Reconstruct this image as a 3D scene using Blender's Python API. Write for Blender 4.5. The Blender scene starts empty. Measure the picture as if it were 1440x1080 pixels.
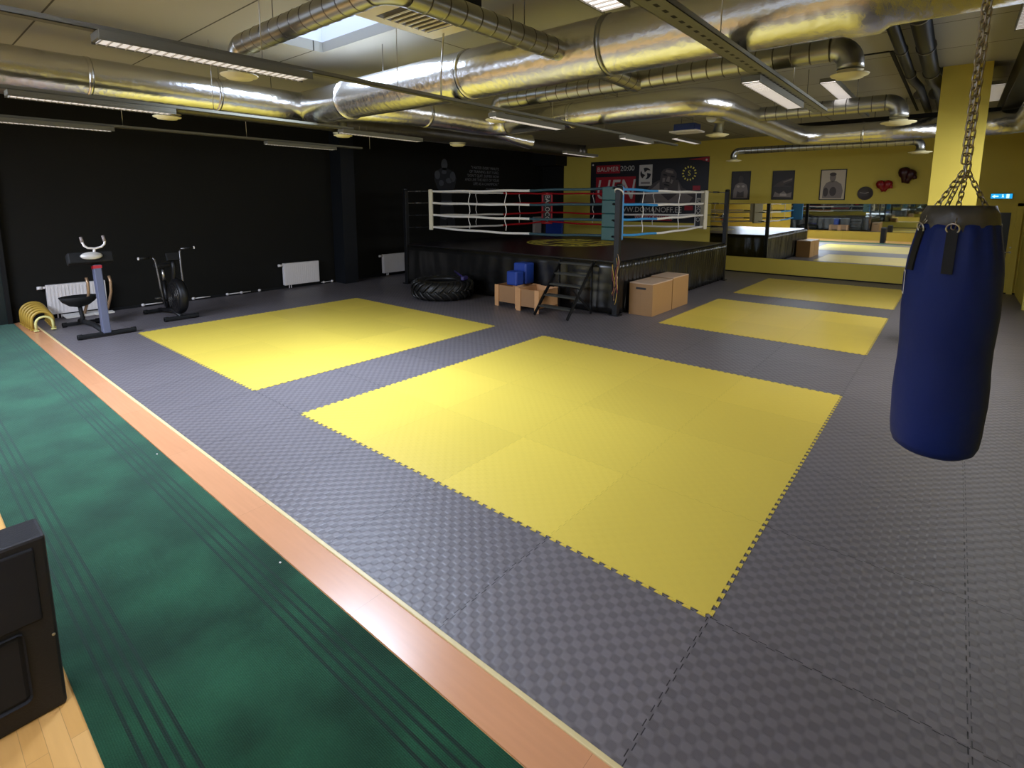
import bpy, bmesh, math, random
from mathutils import Vector, Matrix
random.seed(7)
PI = math.pi
scene = bpy.context.scene
COL = scene.collection

# ---------------------------------------------------------------- camera
f_px, pitch, roll, yaw = 743.4, .1459, .0017, -.6952
CAM = Vector((4.7654, -2.4748, 2.0777))
fw = Vector((math.sin(yaw)*math.cos(pitch), math.cos(yaw)*math.cos(pitch), -math.sin(pitch)))
r0 = Vector((math.cos(yaw), -math.sin(yaw), 0)); up0 = r0.cross(fw)
rv = math.cos(roll)*r0 + math.sin(roll)*up0
uv = -math.sin(roll)*r0 + math.cos(roll)*up0
cd = bpy.data.cameras.new('camera'); cam = bpy.data.objects.new('camera', cd); COL.objects.link(cam)
cd.sensor_fit = 'HORIZONTAL'; cd.sensor_width = 36.0
cd.lens = f_px/1440*36.0
cd.shift_y = -(540-392)/1440.0
cd.clip_start = .05; cd.clip_end = 200
M = Matrix(((rv.x, uv.x, -fw.x, CAM.x), (rv.y, uv.y, -fw.y, CAM.y), (rv.z, uv.z, -fw.z, CAM.z), (0, 0, 0, 1)))
cam.matrix_world = M
scene.camera = cam

# ---------------------------------------------------------------- world, light, exposure
vs = scene.view_settings
scene.display_settings.display_device = 'sRGB'
vs.view_transform = 'Standard'; vs.look = 'None'; vs.exposure = 0.16; vs.gamma = 1.0; vs.use_curve_mapping = False
scene.cycles.max_bounces = 10; scene.cycles.diffuse_bounces = 5; scene.cycles.glossy_bounces = 8
scene.cycles.sample_clamp_indirect = 6.0; scene.cycles.caustics_reflective = True
W = bpy.data.worlds.new('world'); scene.world = W; W.use_nodes = True
W.node_tree.nodes['Background'].inputs[0].default_value = (.60, .74, 1.0, 1)
W.node_tree.nodes['Background'].inputs[1].default_value = 1.3

def area(name, loc, direction, sx, sy, power, color, spread=PI):
    l = bpy.data.lights.new(name, 'AREA'); l.shape = 'RECTANGLE'; l.size = sx; l.size_y = sy
    l.energy = power; l.color = color; l.spread = spread
    o = bpy.data.objects.new(name, l); COL.objects.link(o); o.location = loc
    o.rotation_euler = Vector(direction).to_track_quat('-Z', 'Y').to_euler()
    return o
# daylight falling down the skylight and an added shaft and through the high windows behind the camera
area('skylight_daylight', (-.68, .87, 3.925), (0, 0, -1), 1.45, .8, 210, (.66, .78, 1.0), math.radians(135))
area('skylight_daylight_behind', (2.6, -2.6, 4.72), (0, 0, -1), 1.5, 1.6, 60, (.85, .88, 1.0))  # unseen second skylight, added for more light on the floor
area('window_daylight_left', (-3.2, -4.22, 2.95), (0, .9, -1), 4.6, 1.3, 300, (.70, .79, 1.0), math.radians(128))
area('window_daylight_right', (3.0, -4.22, 2.95), (-.3, .6, -1), 4.6, 1.3, 28, (1, .97, .95), math.radians(128))
area('window_daylight_side', (5.90, 7.0, 2.9), (-1, 0, -1.0), 7.0, 1.3, 190, (.93, .95, 1.0), math.radians(140))  # added fill from unseen side windows, brightens the far right mats

# ---------------------------------------------------------------- materials
def nodes_of(name):
    m = bpy.data.materials.new(name); m.use_nodes = True
    nt = m.node_tree; b = nt.nodes['Principled BSDF']
    return m, nt, b
def hexc(h):
    h = h.lstrip('#'); c = [int(h[i:i+2], 16)/255 for i in (0, 2, 4)]
    return tuple(x/12.92 if x <= .04045 else ((x+.055)/1.055)**2.4 for x in c) + (1,)
def mat(name, col, rough=.6, metal=0.0, spec=.5, noise=0.0, nscale=8.0, bump=0.0, bscale=60.0, emis=None, estr=1.0, coat=0.0, bdist=.01):
    m, nt, b = nodes_of(name)
    c = hexc(col) if isinstance(col, str) else col
    b.inputs['Base Color'].default_value = c
    b.inputs['Roughness'].default_value = rough; b.inputs['Metallic'].default_value = metal
    b.inputs['Specular IOR Level'].default_value = spec
    if coat: b.inputs['Coat Weight'].default_value = coat; b.inputs['Coat Roughness'].default_value = .1
    L = nt.links
    tc = nt.nodes.new('ShaderNodeTexCoord')
    if noise > 0:
        n = nt.nodes.new('ShaderNodeTexNoise'); n.inputs['Scale'].default_value = nscale; n.inputs['Detail'].default_value = 5
        L.new(tc.outputs['Object'], n.inputs['Vector'])
        hs = nt.nodes.new('ShaderNodeMix'); hs.data_type = 'RGBA'; hs.blend_type = 'MIX'
        hs.inputs['A'].default_value = tuple(x*(1-noise) for x in c[:3])+(1,)
        hs.inputs['B'].default_value = tuple(min(1, x*(1+noise)) for x in c[:3])+(1,)
        L.new(n.outputs['Fac'], hs.inputs['Factor']); L.new(hs.outputs['Result'], b.inputs['Base Color'])
    if bump > 0:
        n2 = nt.nodes.new('ShaderNodeTexNoise'); n2.inputs['Scale'].default_value = bscale; n2.inputs['Detail'].default_value = 4
        L.new(tc.outputs['Object'], n2.inputs['Vector'])
        bp = nt.nodes.new('ShaderNodeBump'); bp.inputs['Strength'].default_value = bump; bp.inputs['Distance'].default_value = bdist
        L.new(n2.outputs['Fac'], bp.inputs['Height']); L.new(bp.outputs['Normal'], b.inputs['Normal'])
    if emis is not None:
        b.inputs['Emission Color'].default_value = hexc(emis) if isinstance(emis, str) else emis
        b.inputs['Emission Strength'].default_value = estr
    return m
def math_n(nt, op, a, b=None, c=None):
    n = nt.nodes.new('ShaderNodeMath'); n.operation = op
    for i, v in enumerate((a, b, c)):
        if v is None: continue
        if isinstance(v, (int, float)): n.inputs[i].default_value = v
        else: nt.links.new(v, n.inputs[i])
    return n.outputs[0]
def mixc(nt, fac, a, b, mode='MIX'):
    n = nt.nodes.new('ShaderNodeMix'); n.data_type = 'RGBA'; n.blend_type = mode
    for k, v in (('Factor', fac), ('A', a), ('B', b)):
        if isinstance(v, (int, float)): n.inputs[k].default_value = v
        elif isinstance(v, tuple): n.inputs[k].default_value = v
        else: nt.links.new(v, n.inputs[k])
    return n.outputs['Result']

def mat_puzzle(name, base, seam, rough, spec, tone=.08, bstr=.6, groove=.7, seamw=.0022):
    """rubber puzzle mat: rows of staggered raised pads, toothed seams every metre"""
    m, nt, b = nodes_of(name); L = nt.links
    tc = nt.nodes.new('ShaderNodeTexCoord'); sep = nt.nodes.new('ShaderNodeSeparateXYZ')
    L.new(tc.outputs['Object'], sep.inputs[0]); x, y = sep.outputs[0], sep.outputs[1]
    def seamline(p, q):
        sq = math_n(nt, 'SIGN', math_n(nt, 'SINE', math_n(nt, 'MULTIPLY', q, 2*PI*13)))
        d = math_n(nt, 'ABSOLUTE', math_n(nt, 'SUBTRACT', math_n(nt, 'SUBTRACT', p, math_n(nt, 'ROUND', p)), math_n(nt, 'MULTIPLY', sq, .006)))
        return math_n(nt, 'LESS_THAN', d, seamw)
    s = math_n(nt, 'MAXIMUM', seamline(x, y), seamline(y, x))
    # every tile has its own grain direction: swap x and y on alternating tiles
    fx = math_n(nt, 'FLOOR', x); fy = math_n(nt, 'FLOOR', y)
    par = math_n(nt, 'MODULO', math_n(nt, 'ABSOLUTE', math_n(nt, 'ADD', fx, fy)), 2.0)
    P = .045
    a1 = math_n(nt, 'MULTIPLY', x, PI/P*1.0); b1 = math_n(nt, 'MULTIPLY', y, PI/P*1.0)
    prod = math_n(nt, 'MULTIPLY', math_n(nt, 'SINE', a1), math_n(nt, 'SINE', b1))
    h = math_n(nt, 'MULTIPLY', prod, 3.0)
    h = math_n(nt, 'MINIMUM', math_n(nt, 'MAXIMUM', h, -1.0), 1.0)
    # fine line relief inside the pads: alternate direction
    f1 = math_n(nt, 'SINE', math_n(nt, 'MULTIPLY', x, 2*PI/.0065)); f2 = math_n(nt, 'SINE', math_n(nt, 'MULTIPLY', y, 2*PI/.0065))
    sel = math_n(nt, 'GREATER_THAN', h, 0.0)
    fine = math_n(nt, 'ADD', math_n(nt, 'MULTIPLY', f1, sel), math_n(nt, 'MULTIPLY', f2, math_n(nt, 'SUBTRACT', 1.0, sel)))
    ht = math_n(nt, 'ADD', h, math_n(nt, 'MULTIPLY', fine, .06))
    ht = math_n(nt, 'SUBTRACT', ht, math_n(nt, 'MULTIPLY', s, 1.5))
    bp = nt.nodes.new('ShaderNodeBump'); bp.inputs['Strength'].default_value = bstr; bp.inputs['Distance'].default_value = .0022
    L.new(ht, bp.inputs['Height']); L.new(bp.outputs['Normal'], b.inputs['Normal'])
    n = nt.nodes.new('ShaderNodeTexNoise'); n.inputs['Scale'].default_value = .9; n.inputs['Detail'].default_value = 4; L.new(tc.outputs['Object'], n.inputs['Vector'])
    wn = nt.nodes.new('ShaderNodeTexWhiteNoise'); wn.noise_dimensions = '2D'
    cv = nt.nodes.new('ShaderNodeCombineXYZ'); L.new(math_n(nt, 'FLOOR', x), cv.inputs[0]); L.new(math_n(nt, 'FLOOR', y), cv.inputs[1]); L.new(cv.outputs[0], wn.inputs['Vector'])
    c = hexc(base)
    c0 = mixc(nt, n.outputs['Fac'], tuple(v*(1-tone) for v in c[:3])+(1,), tuple(min(1, v*(1+tone)) for v in c[:3])+(1,))
    c1 = mixc(nt, math_n(nt, 'MULTIPLY', wn.outputs['Value'], .10), c0, (0, 0, 0, 1))
    groove_shade = math_n(nt, 'MULTIPLY', math_n(nt, 'SUBTRACT', 1.0, math_n(nt, 'ADD', math_n(nt, 'MULTIPLY', h, .5), .5)), 1-groove)  # groove shade painted into the base colour, as the bump alone looks flat
    c2 = mixc(nt, groove_shade, c1, (c[0]*.25, c[1]*.25, c[2]*.25, 1))
    c3 = mixc(nt, s, c2, hexc(seam))
    L.new(c3, b.inputs['Base Color'])
    b.inputs['Roughness'].default_value = rough; b.inputs['Specular IOR Level'].default_value = spec
    return m

def mat_planks(name, ca, cb, L_, W_, rough=.3, axis=0, gap=.004):
    m, nt, b = nodes_of(name); L = nt.links
    tc = nt.nodes.new('ShaderNodeTexCoord'); mp = nt.nodes.new('ShaderNodeMapping'); L.new(tc.outputs['Object'], mp.inputs[0])
    if axis: mp.inputs['Rotation'].default_value = (0, 0, PI/2)
    br = nt.nodes.new('ShaderNodeTexBrick'); L.new(mp.outputs[0], br.inputs['Vector'])
    br.inputs['Scale'].default_value = 1; br.inputs['Brick Width'].default_value = L_; br.inputs['Row Height'].default_value = W_
    br.inputs['Mortar Size'].default_value = gap*.25; br.inputs['Mortar Smooth'].default_value = .2
    br.inputs['Color1'].default_value = hexc(ca); br.inputs['Color2'].default_value = hexc(cb)
    br.inputs['Mortar'].default_value = tuple(v*.5 for v in hexc(ca)[:3])+(1,)
    n = nt.nodes.new('ShaderNodeTexNoise'); n.inputs['Scale'].default_value = 3; n.inputs['Detail'].default_value = 8
    mp2 = nt.nodes.new('ShaderNodeMapping'); L.new(mp.outputs[0], mp2.inputs[0]); mp2.inputs['Scale'].default_value = (1, 14, 14); L.new(mp2.outputs[0], n.inputs['Vector'])
    c = mixc(nt, math_n(nt, 'MULTIPLY', n.outputs['Fac'], .35), br.outputs['Color'], tuple(v*.55 for v in hexc(cb)[:3])+(1,))
    L.new(c, b.inputs['Base Color']); b.inputs['Roughness'].default_value = rough
    return m

def mat_carpet():
    m, nt, b = nodes_of('green_ribbed_carpet'); L = nt.links
    tc = nt.nodes.new('ShaderNodeTexCoord'); sep = nt.nodes.new('ShaderNodeSeparateXYZ'); L.new(tc.outputs['Object'], sep.inputs[0])
    x, y = sep.outputs[0], sep.outputs[1]
    st = None
    for yc in (-1.262, -1.305, -1.350, -1.395, -1.925, -1.968, -2.012, -2.058):
        s = math_n(nt, 'LESS_THAN', math_n(nt, 'ABSOLUTE', math_n(nt, 'SUBTRACT', y, yc)), .0075)
        st = s if st is None else math_n(nt, 'MAXIMUM', st, s)
    n = nt.nodes.new('ShaderNodeTexNoise'); n.inputs['Scale'].default_value = 2.2; n.inputs['Detail'].default_value = 6; L.new(tc.outputs['Object'], n.inputs['Vector'])
    n2 = nt.nodes.new('ShaderNodeTexNoise'); n2.inputs['Scale'].default_value = 150; n2.inputs['Detail'].default_value = 2; L.new(tc.outputs['Object'], n2.inputs['Vector'])
    rib = math_n(nt, 'SINE', math_n(nt, 'MULTIPLY', y, 2*PI/.008))
    r2 = nt.nodes.new('ShaderNodeMapRange'); r2.inputs[1].default_value = .35; r2.inputs[2].default_value = .7; L.new(n.outputs['Fac'], r2.inputs[0])
    c = mixc(nt, r2.outputs[0], hexc('#092c1a'), hexc('#245a3c'))
    c = mixc(nt, math_n(nt, 'MULTIPLY', n2.outputs['Fac'], .8), c, hexc('#06200f'))
    c = mixc(nt, math_n(nt, 'ADD', math_n(nt, 'MULTIPLY', rib, .1), .1), c, (0, .005, .002, 1))
    c = mixc(nt, st, c, hexc('#12211a'))
    L.new(c, b.inputs['Base Color']); b.inputs['Roughness'].default_value = .95; b.inputs['Specular IOR Level'].default_value = .15
    b.inputs['Sheen Weight'].default_value = .3; b.inputs['Sheen Tint'].default_value = (.5, .9, .75, 1)
    bp = nt.nodes.new('ShaderNodeBump'); bp.inputs['Strength'].default_value = .5; bp.inputs['Distance'].default_value = .003
    L.new(math_n(nt, 'ADD', n2.outputs['Fac'], math_n(nt, 'MULTIPLY', rib, .3)), bp.inputs['Height']); L.new(bp.outputs['Normal'], b.inputs['Normal'])
    return m

def mat_ceiling():
    m, nt, b = nodes_of('ceiling_panel'); L = nt.links
    tc = nt.nodes.new('ShaderNodeTexCoord'); br = nt.nodes.new('ShaderNodeTexBrick'); L.new(tc.outputs['Object'], br.inputs['Vector'])
    br.inputs['Scale'].default_value = 1; br.inputs['Brick Width'].default_value = 2.4; br.inputs['Row Height'].default_value = 1.2
    br.inputs['Mortar Size'].default_value = .009; br.offset = 0.0
    br.inputs['Color1'].default_value = hexc('#aaa697'); br.inputs['Color2'].default_value = hexc('#a29e8e'); br.inputs['Mortar'].default_value = hexc('#4a4535')
    L.new(br.outputs['Color'], b.inputs['Base Color']); b.inputs['Roughness'].default_value = .8
    return m
def mat_foil():
    m, nt, b = nodes_of('crinkled_foil'); L = nt.links
    tc = nt.nodes.new('ShaderNodeTexCoord')
    n = nt.nodes.new('ShaderNodeTexNoise'); n.inputs['Scale'].default_value = 7; n.inputs['Detail'].default_value = 8; n.inputs['Roughness'].default_value = .65
    L.new(tc.outputs['Object'], n.inputs['Vector'])
    v = nt.nodes.new('ShaderNodeTexVoronoi'); v.inputs['Scale'].default_value = 16; L.new(tc.outputs['Object'], v.inputs['Vector'])
    h = math_n(nt, 'ADD', n.outputs['Fac'], math_n(nt, 'MULTIPLY', v.outputs['Distance'], .35))
    bp = nt.nodes.new('ShaderNodeBump'); bp.inputs['Strength'].default_value = .35; bp.inputs['Distance'].default_value = .02
    L.new(h, bp.inputs['Height']); L.new(bp.outputs['Normal'], b.inputs['Normal'])
    b.inputs['Base Color'].default_value = (.80, .79, .77, 1); b.inputs['Metallic'].default_value = 1; b.inputs['Roughness'].default_value = .24
    return m
def mat_perf():
    """galvanised channel with a row of slots"""
    m, nt, b = nodes_of('perforated_channel'); L = nt.links
    tc = nt.nodes.new('ShaderNodeTexCoord'); sep = nt.nodes.new('ShaderNodeSeparateXYZ'); L.new(tc.outputs['Object'], sep.inputs[0])
    s = math_n(nt, 'GREATER_THAN', math_n(nt, 'SINE', math_n(nt, 'MULTIPLY', sep.outputs[1], 2*PI/.11)), .1)
    z = math_n(nt, 'LESS_THAN', math_n(nt, 'ABSOLUTE', math_n(nt, 'SUBTRACT', sep.outputs[0], 0.0)), .012)
    L.new(mixc(nt, math_n(nt, 'MULTIPLY', s, z), hexc('#8c8c80'), hexc('#15150f')), b.inputs['Base Color'])
    b.inputs['Metallic'].default_value = .5; b.inputs['Roughness'].default_value = .45
    return m

MT = {}
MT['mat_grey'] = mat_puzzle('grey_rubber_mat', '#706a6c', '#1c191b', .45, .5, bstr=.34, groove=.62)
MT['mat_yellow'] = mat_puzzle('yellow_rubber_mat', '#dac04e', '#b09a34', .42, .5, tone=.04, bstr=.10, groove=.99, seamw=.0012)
MT['carpet'] = mat_carpet()
MT['strip_wood'] = mat_planks('strip_laminate', '#d49a70', '#ce9369', 1.3, .4, .25)
MT['laminate'] = mat_planks('beech_laminate', '#e0b06c', '#cf9c56', .42, .065, .3)
MT['bead'] = mat('pale_wood_bead', '#d2c08c', .4)
MT['black_wall'] = mat('black_wall_paint', '#13120d', .75, spec=.25, noise=.15, nscale=2)
MT['navy_wall'] = mat('near_black_column_paint', '#101317', .6, spec=.3)
MT['yellow_wall'] = mat('yellow_wall_paint', '#d0bb50', .6, spec=.3, noise=.04, nscale=3, bump=.08, bscale=180)
MT['ceiling'] = mat_ceiling()
MT['white'] = mat('white_enamel', '#e6e0dc', .4)
MT['shaft'] = mat('white_skylight_shaft', '#f2f4fa', .6)
MT['sky_pane'] = mat('frosted_sky_pane', '#dfe9ff', .5, emis=(.52, .68, 1.0, 1), estr=2.3)
MT['foil'] = mat_foil()
MT['galv'] = mat('galvanised_duct', (.42, .42, .40, 1), .32, 1.0, noise=.15, nscale=5, bump=.05, bscale=20)
MT['dark_galv'] = mat('dark_galvanised_duct', (.16, .15, .14, 1), .4, 1.0, noise=.15, nscale=5)
MT['steel'] = mat('bright_steel', (.6, .58, .54, 1), .28, 1.0)
MT['chain'] = mat('worn_chain_steel', (.42, .37, .30, 1), .35, 1.0, noise=.3, nscale=30)
MT['channel'] = mat('grey_channel', '#6f6d60', .5, .35)
MT['perf'] = mat_perf()
MT['cream'] = mat('cream_diffuser', '#e9dfae', .5)
MT['lamp'] = mat('fluorescent_louver', '#f2ecee', .5, emis=(1, .94, .95, 1), estr=1.4)
MT['lamp_off'] = mat('dim_louver', '#d8d2c8', .4, emis=(1, .95, .95, 1), estr=.5)
MT['black'] = mat('black_paint', '#0d0d0e', .45, spec=.4)
MT['black_pipe'] = mat('black_pipe_paint', '#0c0c0b', .45, spec=.4)
MT['mblack'] = mat('matt_black', '#131313', .7, spec=.3)
MT['tread'] = mat('dull_metal_tread', '#3c3b34', .45, .3)
MT['rubber'] = mat('tyre_rubber', '#191816', .45, spec=.5, noise=.2, nscale=10, bump=.2, bscale=80)
MT['canvas'] = mat('black_ring_canvas', '#201b20', .3, spec=.55, noise=.1, nscale=2, bump=.1, bscale=6)
MT['skirt'] = mat('black_vinyl_skirt', '#12110f', .26, spec=.8)
MT['ropew'] = mat('white_rope_cover', '#f4efe6', .5)
MT['roper'] = mat('red_rope_cover', '#c0121f', .45)
MT['ropeb'] = mat('blue_rope_cover', '#3f9ad8', .45)
MT['ropet'] = mat('teal_rope_cover', '#33505a', .5)
MT['padteal'] = mat('teal_vinyl_pad', '#2b5a58', .45)
MT['padblue'] = mat('blue_vinyl_pad', '#4e8fc4', .45)
MT['padwhite'] = mat('cream_vinyl_pad', '#ded5b8', .45)
MT['red'] = mat('red_plastic', '#b01824', .45)
MT['emblem'] = mat('yellow_print', '#f0e05a', .5)
MT['text'] = mat('white_print', '#cfc8bd', .6)
MT['mirror'] = mat('mirror_silver', (.86, .88, .84, 1), .015, 1.0)
MT['bagblue'] = mat('blue_bag_canvas', '#0e2468', .6, spec=.3, noise=.25, nscale=2.4, bump=.25, bscale=9, bdist=.02)
MT['grey_tape'] = mat('grey_vinyl_collar', '#4a4742', .35, noise=.3, nscale=12, bump=.4, bscale=14)
MT['blackvinyl'] = mat('black_vinyl', '#0b0b0c', .7)
MT['ply'] = mat_planks('birch_ply', '#a67d4c', '#a2794a', 3, 3, .5)
MT['plytop'] = mat('scuffed_ply_top', '#c6a98e', .5, noise=.12, nscale=6)
MT['pine'] = mat_planks('pine_board', '#dda873', '#d39c66', 2.0, .5, .5)
MT['bluefoam'] = mat('blue_vinyl_block', '#1d3f97', .45, noise=.1, nscale=6)
MT['slate'] = mat('slate_blue_frame', '#585c70', .4, spec=.5)
MT['silver'] = mat('silver_plastic', '#c9c6c0', .35, .3)
MT['bronze'] = mat('bronze_tube', '#a8896a', .35, .6)
MT['archy'] = mat('mustard_plastic', '#b8963c', .45)
MT['archp'] = mat('pale_yellow_plastic', '#dcd489', .45)
MT['spk'] = mat('black_speaker_vinyl', '#1a1a1e', .6, bump=.2, bscale=120)
MT['grille'] = mat('dark_speaker_cloth', '#14161d', .8)
MT['poster_dk'] = mat('poster_dark', '#2e2620', .5)
MT['poster_lt'] = mat('poster_light', '#cbbca4', .5)
MT['g1'] = mat('print_grey_dark', '#4d4543', .6); MT['g2'] = mat('print_grey_mid', '#857a74', .6)
MT['g3'] = mat('print_grey_light', '#b8ada4', .6); MT['g0'] = mat('print_black', '#120f10', .5)
MT['banner'] = mat('banner_black', '#120d10', .45)
MT['bred'] = mat('banner_red', '#a3121f', .45)
MT['mural'] = mat('mural_grey', '#4c4e54', .7); MT['mural2'] = mat('mural_dark_grey', '#202227', .7)
MT['muralt'] = mat('mural_lettering', '#77777a', .7)
MT['doorgrey'] = mat('dark_door_glass', '#2a333c', .3)
MT['glow'] = mat('exit_sign_glow', '#1f8fc0', .4, emis='#1c9ad8', estr=1.1)
MT['gloww'] = mat('exit_sign_white', '#dff6ff', .4, emis='#bfeeff', estr=1.2)
MT['heartred'] = mat('red_leather_glove', '#8e1519', .35)
MT['darkred'] = mat('dark_red_leather_glove', '#3a0f10', .35)
MT['brown'] = mat('brown_door', '#4a3520', .5)
MT['teal_dk'] = mat('dark_green_door', '#16211f', .5)
MT['bluebox'] = mat('blue_plastic', '#2a3f8c', .4)
MT['cord_pink'] = mat('dull_pink_cord', '#7a3a42', .5)
MT['purple'] = mat('purple_band', '#2c2260', .45)

# ---------------------------------------------------------------- mesh helpers
class MB:
    def __init__(s): s.bm = bmesh.new()
    def box(s, c, d, rot=None, mi=0, bev=0.0):
        b2 = bmesh.new(); bmesh.ops.create_cube(b2, size=1)
        for v in b2.verts: v.co = Vector((v.co.x*d[0], v.co.y*d[1], v.co.z*d[2]))
        if bev > 0: bmesh.ops.bevel(b2, geom=list(b2.edges)+list(b2.verts), offset=bev, segments=2, affect='EDGES', profile=.5)
        R = rot if rot is not None else Matrix.Identity(3)
        for v in b2.verts: v.co = R @ v.co + Vector(c)
        s._join(b2, mi); return s
    def bb(s, x0, x1, y0, y1, z0, z1, mi=0, bev=0.0):
        return s.box(((x0+x1)/2, (y0+y1)/2, (z0+z1)/2), (abs(x1-x0), abs(y1-y0), abs(z1-z0)), None, mi, bev)
    def _join(s, b2, mi):
        vm = {}
        for v in b2.verts: vm[v] = s.bm.verts.new(v.co)
        for f in b2.faces:
            try: nf = s.bm.faces.new([vm[v] for v in f.verts]); nf.material_index = mi
            except ValueError: pass
        b2.free()
    def tube(s, pts, r, n=12, mi=0, caps=True, closed=False, seg_mi=None):
        pts = [Vector(p) for p in pts]; N = len(pts)
        R = r if isinstance(r, (list, tuple)) else [r]*N
        rings = []; nrm = None
        for i, p in enumerate(pts):
            if closed: t = (pts[(i+1) % N]-pts[i-1]).normalized()
            elif i == 0: t = (pts[1]-pts[0]).normalized()
            elif i == N-1: t = (pts[-1]-pts[-2]).normalized()
            else:
                a = (pts[i]-pts[i-1]); b = (pts[i+1]-pts[i])
                t = (a.normalized()+b.normalized())
                t = t.normalized() if t.length > 1e-6 else a.normalized()
            if nrm is None:
                ref = Vector((0, 0, 1)) if abs(t.z) < .9 else Vector((1, 0, 0))
                nrm = t.cross(ref).normalized()
            else:
                nrm = (nrm - t*nrm.dot(t)); nrm = nrm.normalized()
            bn = t.cross(nrm)
            rings.append([s.bm.verts.new(p + (nrm*math.cos(2*PI*k/n)+bn*math.sin(2*PI*k/n))*R[i]) for k in range(n)])
        M_ = N if closed else N-1
        for i in range(M_):
            a, b = rings[i], rings[(i+1) % N]
            for k in range(n):
                f = s.bm.faces.new((a[k], a[(k+1) % n], b[(k+1) % n], b[k])); f.material_index = seg_mi[i] if seg_mi else mi; f.smooth = True
        if caps and not closed:
            for rr in (rings[0], rings[-1]):
                try: f = s.bm.faces.new(rr); f.material_index = mi
                except ValueError: pass
        return s
    def lathe(s, prof, n=32, mi=0, T=None, cap=True):
        T = T or Matrix.Identity(4); rings = []
        for r, z in prof:
            rings.append([s.bm.verts.new(T @ Vector((max(r, 1e-4)*math.cos(2*PI*k/n), max(r, 1e-4)*math.sin(2*PI*k/n), z))) for k in range(n)])
        for a, b in zip(rings, rings[1:]):
            for k in range(n):
                f = s.bm.faces.new((a[k], a[(k+1) % n], b[(k+1) % n], b[k])); f.material_index = mi; f.smooth = True
        if cap:
            for rr in (rings[0], rings[-1]):
                try: f = s.bm.faces.new(rr); f.material_index = mi
                except ValueError: pass
        return s
    def prism(s, poly, t, T=None, mi=0):
        """poly in local XY, extruded from z=0 to z=t, placed by T"""
        T = T or Matrix.Identity(4)
        a = [s.bm.verts.new(T @ Vector((p[0], p[1], 0))) for p in poly]; b = [s.bm.verts.new(T @ Vector((p[0], p[1], t))) for p in poly]
        fs = [s.bm.faces.new(a[::-1]), s.bm.faces.new(b)]
        for i in range(len(poly)): fs.append(s.bm.faces.new((a[i], a[(i+1) % len(a)], b[(i+1) % len(a)], b[i])))
        for f in fs: f.material_index = mi
        return s
    def build(s, name, mats, parent=None, loc=None, smooth=None):
        bmesh.ops.recalc_face_normals(s.bm, faces=s.bm.faces[:])
        me = bpy.data.meshes.new(name); s.bm.to_mesh(me); s.bm.free()
        for m in (mats if isinstance(mats, (list, tuple)) else [mats]): me.materials.append(MT[m] if isinstance(m, str) else m)
        o = bpy.data.objects.new(name, me); COL.objects.link(o)
        if parent is not None: o.parent = parent
        if loc is not None: o.location = loc
        if smooth:
            for p in me.polygons: p.use_smooth = True
        return o
def tag(o, label, cat=None, group=None, kind=None):
    if label: o['label'] = label
    if cat: o['category'] = cat
    if group: o['group'] = group
    if kind: o['kind'] = kind
    return o
def thing(name, label, cat, loc=(0, 0, 0), rz=0.0, group=None):
    o = bpy.data.objects.new(name, None); o.empty_display_size = .1; COL.objects.link(o)
    o.location = loc; o.rotation_euler = (0, 0, rz); tag(o, label, cat, group); return o
def struct(name, mb, mats): o = mb.build(name, mats); o['kind'] = 'structure'; return o
def dup(root, loc, label, rz=None):
    r = root.copy(); COL.objects.link(r); r.location = loc; r['label'] = label
    if rz is not None: r.rotation_euler = (0, 0, rz)
    for ch in [c for c in bpy.data.objects if c.parent == root]:
        c = ch.copy(); COL.objects.link(c); c.parent = r
        for g in [g for g in bpy.data.objects if g.parent == ch]:
            d = g.copy(); COL.objects.link(d); d.parent = c
    return r
def text_part(name, body, size, mat_, parent, loc, rot, extrude=.002, align='CENTER', xscale=1.0, shear=0.0, mats=None):
    cu = bpy.data.curves.new(name+'_font', 'FONT'); cu.body = body; cu.size = size; cu.extrude = extrude
    cu.align_x = align; cu.align_y = 'CENTER'; cu.shear = shear; cu.resolution_u = 3
    tmp = bpy.data.objects.new(name+'_tmp', cu); COL.objects.link(tmp)
    bpy.context.view_layer.update()
    dg = bpy.context.evaluated_depsgraph_get()
    me = bpy.data.meshes.new_from_object(tmp.evaluated_get(dg))
    bpy.data.objects.remove(tmp); bpy.data.curves.remove(cu)
    me.materials.clear(); me.materials.append(MT[mat_])
    T = Matrix.Translation(Vector(loc)) @ rot.to_4x4() @ Matrix.Diagonal((xscale, 1, 1, 1))
    me.transform(T)
    o = bpy.data.objects.new(name, me); COL.objects.link(o)
    if parent is not None: o.parent = parent
    return o
RBACK = Matrix(((1, 0, 0), (0, 0, -1), (0, 1, 0)))        # text plane facing -y
RLEFT = Matrix(((0, 0, 1), (1, 0, 0), (0, 1, 0)))         # text plane facing +x, reads towards +y
def TB(x, y, z): return Matrix.Translation((x, y, z)) @ RBACK.to_4x4()
def TL(x, y, z): return Matrix.Translation((x, y, z)) @ RLEFT.to_4x4()
def ell(cx, cy, rx, ry, n=20, a0=0, a1=2*PI): return [(cx+rx*math.cos(a0+(a1-a0)*k/n), cy+ry*math.sin(a0+(a1-a0)*k/n)) for k in range(n)]

XL, XR, YB, YR, H = -7.4, 5.95, 13.9, -4.3, 3.9

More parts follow.
